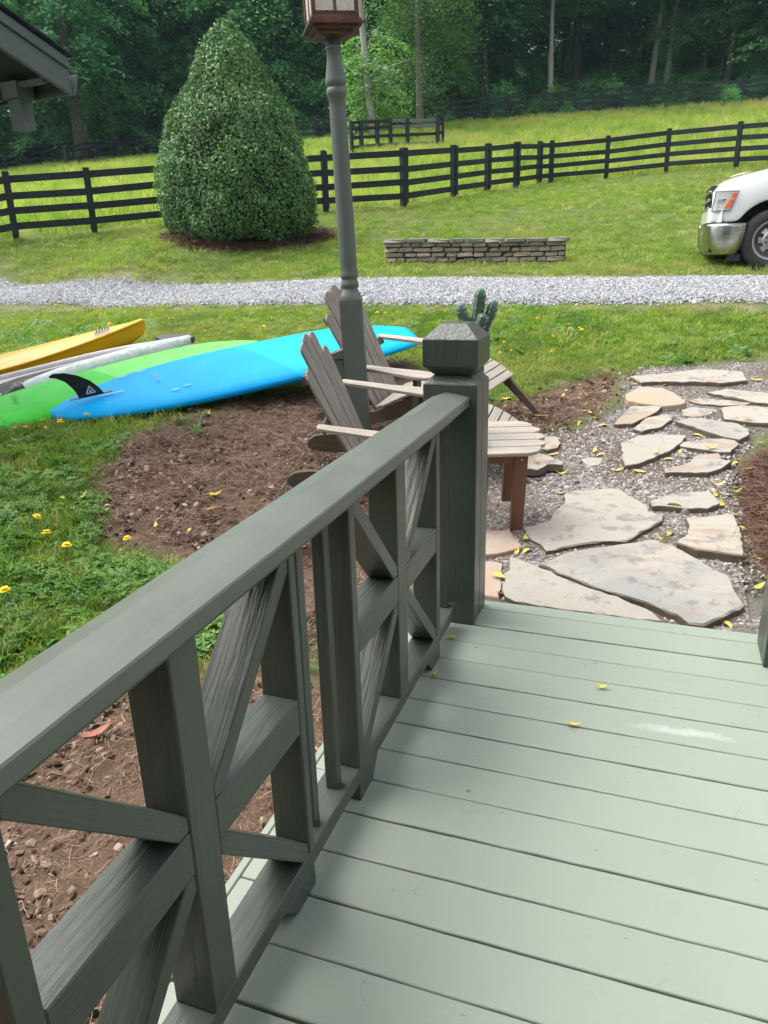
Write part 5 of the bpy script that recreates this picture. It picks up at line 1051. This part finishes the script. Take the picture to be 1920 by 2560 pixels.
for x_ in stt:
    cr_ = .16 * (1 - math.sqrt(max(0, 1 - (1 - min(x_, .34) / .34) ** 2))) ; top = float(np.interp(x_, [.03, .08, .14, .22, .34, .5, .75, 1.1, 1.45], [1.00, 1.09, 1.135, 1.165, 1.20, 1.235, 1.285, 1.33, 1.35])); shd = top - .055 - .02 * min(1, x_)
    zl = zlow(x_) if x_ < 1.33 else .45; y0_ = cr_
    side = [(y0_ + .02, zl), (y0_ + .004, zl + .03), (y0_, zl + (shd - zl) * .35), (y0_ + .008, zl + (shd - zl) * .7), (y0_ + .028, shd - .04), (y0_ + .07, shd), (y0_ + .17, shd + .022), (y0_ + .30, top - .012), (WD / 2, top + .02)]
    rs.append([(x_, a, b_) for a, b_ in side] + [(x_, WD - a, b_) for a, b_ in side[-2::-1]])
o = MB().rings(rs, closed=False).build('hood_and_fenders', M_truck, tk, smooth=True); q = o.modifiers.new('s', 'SUBSURF'); q.levels = q.render_levels = 1
sol = o.modifiers.new('t', 'SOLIDIFY'); sol.thickness = .012; sol.offset = -1
# lower front fender and nose around the lamp
b = MB()
nose = []
for a_ in range(13):
    t_ = a_ / 12; 
    yy = t_ * WD; e_ = min(t_, 1 - t_) * WD; xo = .16 * (1 - math.sqrt(max(0, 1 - (1 - min(e_, .30) / .30) ** 2))); nose.append((xo, yy))
b.rings([[(x_ + .0, y_, z_) for x_, y_ in nose] for z_ in (.62, .66, .80)], closed=False)
b.build('nose_panel', M_truck, tk, smooth=True)
b = MB(); b.rings([[(x_ + .02, .25 + (y_ / WD) * (WD - .5), z_) for x_, y_ in nose] for z_ in (.72, 1.08)], closed=False); b.build('grille', M_black, tk)
for z_ in (.80, .90, 1.0): MB().box((-.012, .32, z_ - .018), (.03, WD - .32, z_ + .018)).build('grille_bar', M_chrome, tk, bev=.006)
# bumper: wraps the corner
bp = [(-.02, WD / 2), (-.02, .45), (-.015, .30), (.015, .16), (.06, .07), (.13, .015), (.22, -.012), (.46, -.018)]
b = MB(); rs = []
for z_, o_, cut in ((.595, .0, 0), (.60, -.014, 0), (.57, -.018, .0), (.42, -.012, -.02), (.30, .01, -.05), (.225, .05, -.09), (.215, .07, -.095)):
    rs.append([(x_ + (o_ if x_ < .1 else o_ * .3) + (cut * (x_ / .46) if x_ > .2 else 0), y_ + (o_ * .6 if y_ < .2 else 0), z_) for x_, y_ in bp] + [(x_ + (o_ if x_ < .1 else o_ * .3) + (cut * (x_ / .46) if x_ > .2 else 0), WD - y_ - (o_ * .6 if y_ < .2 else 0), z_) for x_, y_ in bp[-2::-1]])
o = b.rings(rs, closed=False).build('bumper', M_chrome, tk, smooth=True); q = o.modifiers.new('t', 'SOLIDIFY'); q.thickness = .02
MB().box((.28, .02, .13), (.44, .10, .225)).build('tow_bracket', M_black, tk, bev=.004)
MB().box((.05, .10, .25), (.35, WD - .1, .58)).build('bumper_core', M_black, tk)
MB().rings([[(-.022 + .0, .40 + .02 * math.cos(t), .50 + .03 * math.sin(t)) for t in [2 * PI * k / 10 for k in range(10)]], [(-.034, .40 + .02 * math.cos(t), .50 + .03 * math.sin(t)) for t in [2 * PI * k / 10 for k in range(10)]]]).build('parking_sensor', plain('pale_badge', (.5, .7, .7), .3), tk)
# headlight on the corner
def hl(x_, z_, o_=0):
    y_ = .16 * (1 - math.sqrt(max(0, 1 - (1 - min(max(x_, 0), .34) / .34) ** 2))); return (x_, y_ - .010 - o_, z_)
def patch(name, P_, mat, par, o_, nx=8):
    """quad patch on the fender's curve: P_ = bottom left, bottom right, top right, top left (x, z)"""
    V, F = [], []
    for i in range(nx + 1):
        t = i / nx
        for (xa, za), (xb2, zb2) in ((P_[0], P_[1]), (P_[3], P_[2])): V.append(hl(xa + (xb2 - xa) * t, za + (zb2 - za) * t, o_))
    for i in range(nx): F.append((2 * i, 2 * i + 2, 2 * i + 3, 2 * i + 1))
    o = MB().add(V, F).build(name, mat, par); q = o.modifiers.new('t', 'SOLIDIFY'); q.thickness = .006; return o
hp = patch('headlight', [(.045, .765), (.235, .765), (.325, .975), (.075, .985)], M_lens, tk, .004)
patch('bezel', [(.030, .752), (.245, .752), (.340, .990), (.060, 1.000)], plain('lamp_bezel', (.20, .20, .20), .4), hp, .001)
patch('amber_lens', [(.245, .905), (.292, .905), (.315, .965), (.262, .968)], M_orange, hp, .011); patch('amber_lens', [(.175, .785), (.232, .785), (.285, .890), (.235, .890)], M_orange, hp, .011)
patch('reflector', [(.07, .80), (.15, .80), (.19, .90), (.09, .90)], plain('lamp_bowl', (.75, .76, .75), .1, 1), hp, .008)
MB().add([(.20, .118, 1.150), (.34, .120, 1.178), (.46, .13, 1.208), (.37, .16, 1.202), (.26, .165, 1.176)], [(0, 1, 2, 3, 4)]).build('paint_wear', M_scuff, tk, Matrix.Translation((0, 0, .012)))
# wheel arch liner, wheel
b = MB(); b.rings([[(xw + .49 * math.cos(t), y_, zw + .49 * math.sin(t)) for t in [-.45 + (PI + .9) * k / 18 for k in range(19)]] for y_ in (.03, .40)], closed=False); b.build('arch_liner', M_black, tk)
MB().box((.36, .36, .20), (1.30, 1.60, .95)).build('engine_bay', M_black, tk)
def wheel(x_, y_, s_):
    w = Matrix.Translation((x_, y_, zw)); n = 40
    def lathe(pr, seg=n): return [[(r * math.cos(2 * PI * k / seg), y2 * s_, r * math.sin(2 * PI * k / seg)) for k in range(seg)] for r, y2 in pr]
    t = MB().rings(lathe([(.235, .03), (.25, .008), (.30, -.004), (.345, .004), (.372, .02), (.385, .05), (.385, .20), (.37, .23), (.25, .24)])).build('tyre', M_tyre, tk, w, smooth=True)
    r_ = MB(); r_.rings(lathe([(.25, .02), (.243, .005), (.232, .008), (.215, .028), (.205, .04)]), cap=False)
    for k in range(8):
        a0 = 2 * PI * k / 8; 
        for da, w0, w1 in ((0, .034, .022),):
            c_, s2 = math.cos(a0), math.sin(a0); P_ = [(.20, -.045), (.12, -.028), (.12, .028), (.20, .045)]
            V = [(c_ * r - s2 * q, (.035 if r > .15 else .022) * s_, s2 * r + c_ * q) for r, q in P_]; V2 = [(v[0], v[1] + .02 * s_, v[2]) for v in V]; r_.add(V + V2, [(0, 1, 2, 3), (4, 5, 6, 7), (0, 1, 5, 4), (2, 3, 7, 6), (1, 2, 6, 5), (3, 0, 4, 7)])
    r_.rings(lathe([(.125, .05), (.125, .022), (.105, .014), (.06, .012), (.055, -.004), (.045, -.01), (.001, -.012)], 24))
    o = r_.build('rim', M_rim, t); 
    MB().rings(lathe([(.205, .075), (.001, .075)], 24)).build('brake_drum', M_black, t)
    for k in range(8):
        a0 = 2 * PI * (k + .5) / 8; MB().rings([[(.083 * math.cos(a0) + .012 * math.cos(u_), y2 * s_, .083 * math.sin(a0) + .012 * math.sin(u_)) for u_ in [2 * PI * j / 8 for j in range(8)]] for y2 in (.016, -.004)]).build('lug_nut', M_black, t)
wheel(xw, .02, 1); wheel(xw, WD - .02, -1); wheel(4.5, .02, 1); wheel(4.5, WD - .02, -1)
# cab and bed (mostly beyond the frame)
b = MB(); b.rings([[(1.33, .02, .45), (1.33, .03, 1.27), (3.2, .03, 1.27), (3.2, .02, .45)], [(1.33, WD - .02, .45), (1.33, WD - .03, 1.27), (3.2, WD - .03, 1.27), (3.2, WD - .02, .45)]]); b.build('cab', M_truck, tk, bev=.03, seg=2)
MB().rings([[(1.45, .06, 1.27), (3.15, .06, 1.27), (3.15, WD - .06, 1.27), (1.45, WD - .06, 1.27)], [(2.05, .18, 1.86), (3.0, .18, 1.86), (3.0, WD - .18, 1.86), (2.05, WD - .18, 1.86)]]).build('window', M_winglass, tk, bev=.02)
MB().box((2.0, .16, 1.86), (3.05, WD - .16, 1.92)).build('roof', M_truck, tk, bev=.03)
MB().box((3.25, .02, .50), (5.5, WD - .02, 1.25)).build('bed', M_truck, tk, bev=.03)

# ------------------------------------------------------------------ shelter roof corner, upper left
M_fasc = plain('grey_green_fascia', (.085, .10, .098), .6, 0, (.11, .125, .12), 5); M_shing = plain('dark_shingle', (.035, .036, .045), .9, 0, (.06, .06, .07), 30, .5); M_soff = plain('soffit_dark', (.022, .028, .03), .9)
rc = Vector((-4.438, 5.412, 2.62)); ru = Vector((-.12, -.993, .0)); rbk = Vector((-.993, .12, 0)); rup = (ru + Vector((0, 0, .353))).normalized()
rf = empty('shelter_roof', rc, None, 'corner of a dark shingled shelter roof with a heavy grey green bargeboard at the upper left', 'roof'); RI = rf.matrix_world.inverted()
fr = frame(rc, rup, rbk); fi = RI @ fr      # local X up the rake, Y back, Z square to the roof
if (fr.to_3x3() @ Vector((0, 0, 1))).z < 0: fr = frame(rc, rup, -rbk); fi = RI @ fr; sgn = -1
else: sgn = 1
def fb(name, a, b_, mat, bev=.004): return MB().box([min(p, q) for p, q in zip(a, b_)], [max(p, q) for p, q in zip(a, b_)]).build(name, mat, rf, fi, bev)
MB().prism([(0, .0), (3.4, .0), (3.4, .155), (.075, .155)], 0, sgn * .04, 'y').build('bargeboard', M_fasc, rf, fi, .003)
MB().prism([(.065, .157), (3.4, .157), (3.4, .225), (.110, .225)], -sgn * .022, sgn * .045, 'y').build('rake_trim', M_fasc, rf, fi, .004)
fb('roof_deck', (.12, sgn * .0, .227), (3.4, sgn * 4.2, .245), M_soff)
for k in range(22):
    x0_ = .075 + k * .15
    for q in range(13): MB().box((x0_, sgn * (-.05 + q * .33) if sgn > 0 else -(-.05 + q * .33) - .325, .247 + .004 * (k % 2) + .002 * (q % 2)), (x0_ + .185, (sgn * (-.05 + q * .33) + .325) if sgn > 0 else -(-.05 + q * .33), .256 + .004 * (k % 2))).build('shingle', M_shing, rf, fi) if (q == 0 or k < 3) else None
fb('shingle_field', (.52, sgn * .28, .2465), (3.4, sgn * 4.2, .2545), M_shing)
# level soffit, tie beam and hanging bracket under the eave
def pt(u_, v_, z_): return RI @ (rc + ru * u_ + rbk * v_ + Vector((0, 0, z_)))
MB().box([min(.0, 3.4), min(sgn * .045, sgn * 3.0), .10], [3.4, max(sgn * .045, sgn * 3.0), .118]).build('soffit', M_soff, rf, fi)
fb('eave_board', (-.012, sgn * -.02, -.0), (.008, sgn * 3.0, .15), M_fasc)
def beam(name, u0, u1, v0, v1, z0, z1, mat):
    V = [pt(u_, v_, z_) for z_ in (z0, z1) for u_, v_ in ((u0, v0), (u1, v0), (u1, v1), (u0, v1))]; return MB().add(V, [(0, 1, 2, 3), (4, 5, 6, 7), (0, 1, 5, 4), (1, 2, 6, 5), (2, 3, 7, 6), (3, 0, 4, 7)]).build(name, mat, rf, bev=.004)
beam('bracket', .03, .15, .42, .56, -.22, .0, M_fasc); beam('bracket_head', .01, .18, .40, .58, .0, .12, M_fasc)
beam('tie_beam', .12, .22, .62, 3.0, .0, .09, M_fasc); beam('lookout', .10, .16, .12, .55, .075, .11, M_fasc)
beam('post', 1.9, 2.06, 2.6, 2.76, -2.6, .75, M_fasc); beam('post', .12, .28, 2.6, 2.76, -2.6, .10, M_fasc)

# ------------------------------------------------------------------ dandelions, fallen leaves
DAND = [(-7.85,7.77),(-8.52,8.81),(-8.22,8.99),(-7.69,8.76),(-7.45,8.50),(-7.56,8.82),(-7.30,8.73),(-7.15,8.04),(-6.96,8.07),(-6.57,7.49),(-6.61,7.58),(-6.68,7.71),(-6.20,7.46),(-6.05,7.40),(-6.11,7.51),(-5.97,7.37),(-6.40,7.18),(-6.33,6.87),(-6.81,8.15),(-6.92,8.81),(-5.27,7.54),(-6.43,8.58),(-4.46,6.50),(-4.80,7.13),(-3.88,4.37),(-4.15,4.25),(-3.97,4.20),(-4.07,4.13),(-4.16,4.07),(-4.23,4.05),(-5.25,7.51),(-4.35,6.74),(-4.64,7.78),(-4.65,7.89),(-4.51,7.34),(-4.40,7.99),(-4.28,7.98),(-3.87,7.09),(-4.00,6.98),(-2.27,8.07),(-2.20,8.00),(-2.38,7.79),(-2.76,7.85),(-2.87,7.83),(-1.67,8.01),(-1.72,8.47),(-1.26,7.29),(-1.19,7.75),(-0.94,7.16),(-0.80,7.09),(-1.33,6.89),(-1.28,6.70),(-1.22,6.71),(-0.85,6.77),(-0.97,6.77),(-0.85,7.59),(-0.71,7.43),(-0.69,7.39),(-0.69,7.01),(-3.10,2.95),(-2.87,2.81),(-2.70,2.76),(-2.48,2.96),(-2.65,2.32)]
M_dy = plain('dandelion_yellow', (.88, .62, .01), .7); M_stem = plain('dandelion_stem', (.12, .2, .05), .6)
b = MB()
for k in range(16):
    a = 2 * PI * k / 16
    for r0, r1, z0, z1, w in ((.002, .017, .052, .050, .0045), (.001, .011, .054, .058, .004)):
        a2 = a + (.2 if r1 < .015 else 0); c_, s_ = math.cos(a2), math.sin(a2); b.add([(c_ * r0 - s_ * w * .3, s_ * r0 + c_ * w * .3, z0), (c_ * r1 - s_ * w * .5, s_ * r1 + c_ * w * .5, z1), (c_ * r1 + s_ * w * .5, s_ * r1 - c_ * w * .5, z1), (c_ * r0 + s_ * w * .3, s_ * r0 - c_ * w * .3, z0)], [(0, 1, 2, 3)])
b.rings([[(r * math.cos(2 * PI * k / 8), r * math.sin(2 * PI * k / 8), z) for k in range(8)] for r, z in ((.003, .044), (.009, .050), (.008, .056), (.002, .059))])
hm = mesh('head', b.v, b.f); hm.materials.append(M_dy); b = MB(); b.tube([(0, 0, -.01), (.003, .002, .03), (0, 0, .047)], .0016, 5); sm_ = mesh('stem', b.v, b.f); sm_.materials.append(M_stem)
for i, (x_, y_) in enumerate(DAND):
    t = bpy.data.objects.new('dandelion', None); C.objects.link(t); dd = math.hypot(x_, y_)
    t.matrix_world = Matrix.Translation((x_, y_, g1(x_, y_) + .005)) @ Matrix.Rotation(rng.uniform(-.4, .1), 4, 'X') @ Matrix.Rotation(rng.normal(0, .25), 4, 'Y') @ Matrix.Rotation(rng.uniform(0, 6), 4, 'Z') @ Matrix.Scale(rng.uniform(1.0, 1.45) * (1 + .03 * dd), 4)
    w_ = 'close to the near left corner of the lawn' if y_ < 3.2 else 'beside the tail of the blue board' if y_ < 4.6 else 'in the lawn right of the chairs' if x_ > -2.1 else 'in the lawn between the boards and the drive'
    tag(t, 'yellow dandelion flower ' + w_, 'dandelion', 'dandelions ' + w_)
    for nm, me in (('head', hm), ('stem', sm_)): o = bpy.data.objects.new(nm, me); C.objects.link(o); o.parent = t
YLEAF = [(-0.67,5.96),(-0.48,5.98),(-1.08,5.86),(-0.78,5.57),(-0.76,5.49),(-0.41,5.65),(-0.36,5.55),(-0.32,5.45),(-0.49,5.48),(-0.58,4.91),(-0.67,4.67),(-0.50,4.65),(-0.34,5.01),(-0.29,4.95),(-0.17,4.74),(-0.04,4.74),(0.05,4.96),(0.13,4.94),(0.21,5.08),(0.09,6.26),(0.20,5.96),(-0.15,6.26),(0.30,5.35),(0.38,5.09),(-0.47,4.35),(0.40,4.58),(0.38,4.42),(0.40,4.30),(0.16,4.20),(0.14,3.88),(0.11,3.70),(-0.56,3.64),(-0.52,3.52),(-0.58,3.49),(-0.61,3.20),(-0.56,3.07),(0.35,3.02),(0.49,4.03),(0.56,4.02),(0.54,3.66),(0.51,3.36),(0.49,4.51),(0.55,4.67),(0.62,4.50),(0.61,4.16),(0.57,4.85),(0.51,4.95),(0.68,5.28),(0.62,5.59),(0.74,6.44),(-3.18,3.30),(-3.09,3.33),(-2.70,3.01),(-2.51,3.22),(-2.31,3.27),(-2.43,3.71),(-2.34,3.53),(-2.31,3.56),(-2.87,3.28),(-3.11,4.78),(-2.93,4.46),(-2.33,4.67),(-2.42,3.70)]
def leafmesh(name, L, W, curl, mat):
    V, F = [], []; n = 9
    for i in range(n):
        t = i / (n - 1); w = W / 2 * math.sin(PI * t ** .85) ** .8 if 0 < t < 1 else .0008; z = curl * (t - .5) ** 2 * L * 2; s_ = .12 * L * math.sin(t * 2.2)
        V += [((t - .5) * L, -w + s_, z + w * .45), ((t - .5) * L, s_, z), ((t - .5) * L, w + s_, z + w * .45)]
    for i in range(n - 1): F += [(3 * i, 3 * i + 1, 3 * i + 4, 3 * i + 3), (3 * i + 1, 3 * i + 2, 3 * i + 5, 3 * i + 4)]
    k = len(V); V += [(-.5 * L, -.0008, curl * .5 * L), (-.72 * L, -.02 * L, curl * .5 * L + .004), (-.72 * L, .0, curl * .5 * L + .004), (-.5 * L, .0008, curl * .5 * L)]; F.append((k, k + 1, k + 2, k + 3))
    me = mesh(name, V, F, True); me.materials.append(mat); return me
ty_ = NT('yellow_leaf'); _u = ty_.tc('Object', (1, 1, 1), True); _n = ty_.noise(_u, 40, 4); _c = ty_.ramp(ty_.rand(), [(0, (.62, .50, .05)), (.4, (.72, .58, .12)), (.7, (.50, .46, .05)), (1, (.62, .38, .07))]); M_yl = ty_.set(ty_.mix(ty_.math('MULTIPLY', ty_.ramp(_n, [(.55, (0, 0, 0)), (.7, (1, 1, 1))]), .5), _c, (.30, .20, .05)), .5)
LM_ = [leafmesh('leaf', .075, .026, c, M_yl) for c in (.15, .5, .9, -.3)]
def fallen(x_, y_, z_, label, group, sc=1., rz=None, me=None):
    o = bpy.data.objects.new('fallen_leaf', me or LM_[rng.integers(0, 4)]); C.objects.link(o)
    o.matrix_world = Matrix.Translation((x_, y_, z_)) @ Matrix.Rotation(rng.normal(0, .2), 4, 'X') @ Matrix.Rotation(rng.uniform(0, 6.28) if rz is None else rz, 4, 'Z') @ Matrix.Scale(sc, 4); return tag(o, label, 'leaf', group)
for x_, y_ in YLEAF:
    z_ = g1(x_, y_) + .016
    st_on = [k for k, (h_, s) in enumerate(STONES) if inpoly(np.array([x_]), np.array([y_]), s)[0]]
    if st_on: z_ = g1(x_, y_) + STONES[st_on[0]][0] + .012; w_ = 'on a flagstone'
    elif x_ < -1.8: w_ = 'on the mulch and weeds behind the railing'
    elif x_ > .42: w_ = 'on the pine straw at the right edge'
    else: w_ = 'on the gravel between the flagstones'
    fallen(x_, y_, z_, 'fallen yellow leaf lying ' + w_, 'fallen yellow leaves ' + w_, rng.uniform(.75, 1.15))
for (x_, y_), lb, me, rz in zip([(-.079, 2.311), (-.145, 2.069), (-.635, 2.225), (-.652, 2.505)], ['curled yellow leaf in the middle of the deck boards, the farther of two', 'olive yellow leaf by a deck board gap, the nearer of two', 'small ochre leaf on the deck beside the railing foot', 'brown leaf lying in the board gap by the newel post'], (2, 1, 2, 3), (.1, .0, 1.2, .3)):
    fallen(x_, y_, .008, lb, None, .62, rz, LM_[me])
M_redl = plain('salmon_leaf', (.42, .13, .08), .6, 0, (.34, .12, .07), 20); rl_ = leafmesh('leaf', .11, .035, .3, M_redl)
o = bpy.data.objects.new('fallen_leaf', rl_); C.objects.link(o); o.matrix_world = Matrix.Translation((-1.74, 1.76, g1(-1.74, 1.76) + .025)) @ Matrix.Rotation(-2.2, 4, 'Z'); tag(o, 'salmon red leaf on the bare dirt seen through the railing', 'leaf')
o = bpy.data.objects.new('young_plant', rosette('leaves', 12, .16, .022, M_weed, 1.2, 2).data); C.objects.link(o); bpy.data.objects.remove(bpy.data.objects['leaves']); o.location = (-3.02, 4.45, g1(-3.02, 4.45)); tag(o, 'small green sprouting plant in the mulch just below the blue board', 'plant')
# sky gaps need nothing: the world shows through the crowns. Dry twigs on the mulch
M_twig = plain('grey_twig', (.20, .15, .12), .9)
tw = MB()
for _ in range(26):
    x_, y_ = rng.uniform(-3.1, -1.3), rng.uniform(3.0, 5.6)
    if pdist(np.array([x_]), np.array([y_]), MULCH)[0] > -.1: continue
    a = rng.uniform(0, 6.28); l = rng.uniform(.05, .16); z_ = g1(x_, y_) + .02; tw.tube([(x_, y_, z_), (x_ + l * math.cos(a), y_ + l * math.sin(a), z_ + .01), (x_ + 1.8 * l * math.cos(a + .2), y_ + 1.8 * l * math.sin(a + .2), z_)], [.004, .0035, .002], 5)
o = tw.build('twigs', M_twig); tag(o, 'broken dry twigs strewn over the mulch', kind='stuff')

# ------------------------------------------------------------------ damp air over the hollow
M_haze = bpy.data.materials.new('damp_air'); M_haze.use_nodes = True; t_ = M_haze.node_tree; t_.nodes.remove(t_.nodes['Principled BSDF'])
pv = t_.nodes.new('ShaderNodeVolumePrincipled'); pv.inputs['Density'].default_value = .00032; pv.inputs['Color'].default_value = (.6, .88, 1, 1); pv.inputs['Anisotropy'].default_value = .2
t_.links.new(pv.outputs[0], t_.nodes['Material Output'].inputs['Volume'])
tag(MB().box((-160, -20, -3), (150, 200, 62)).build('haze', M_haze), kind='stuff')
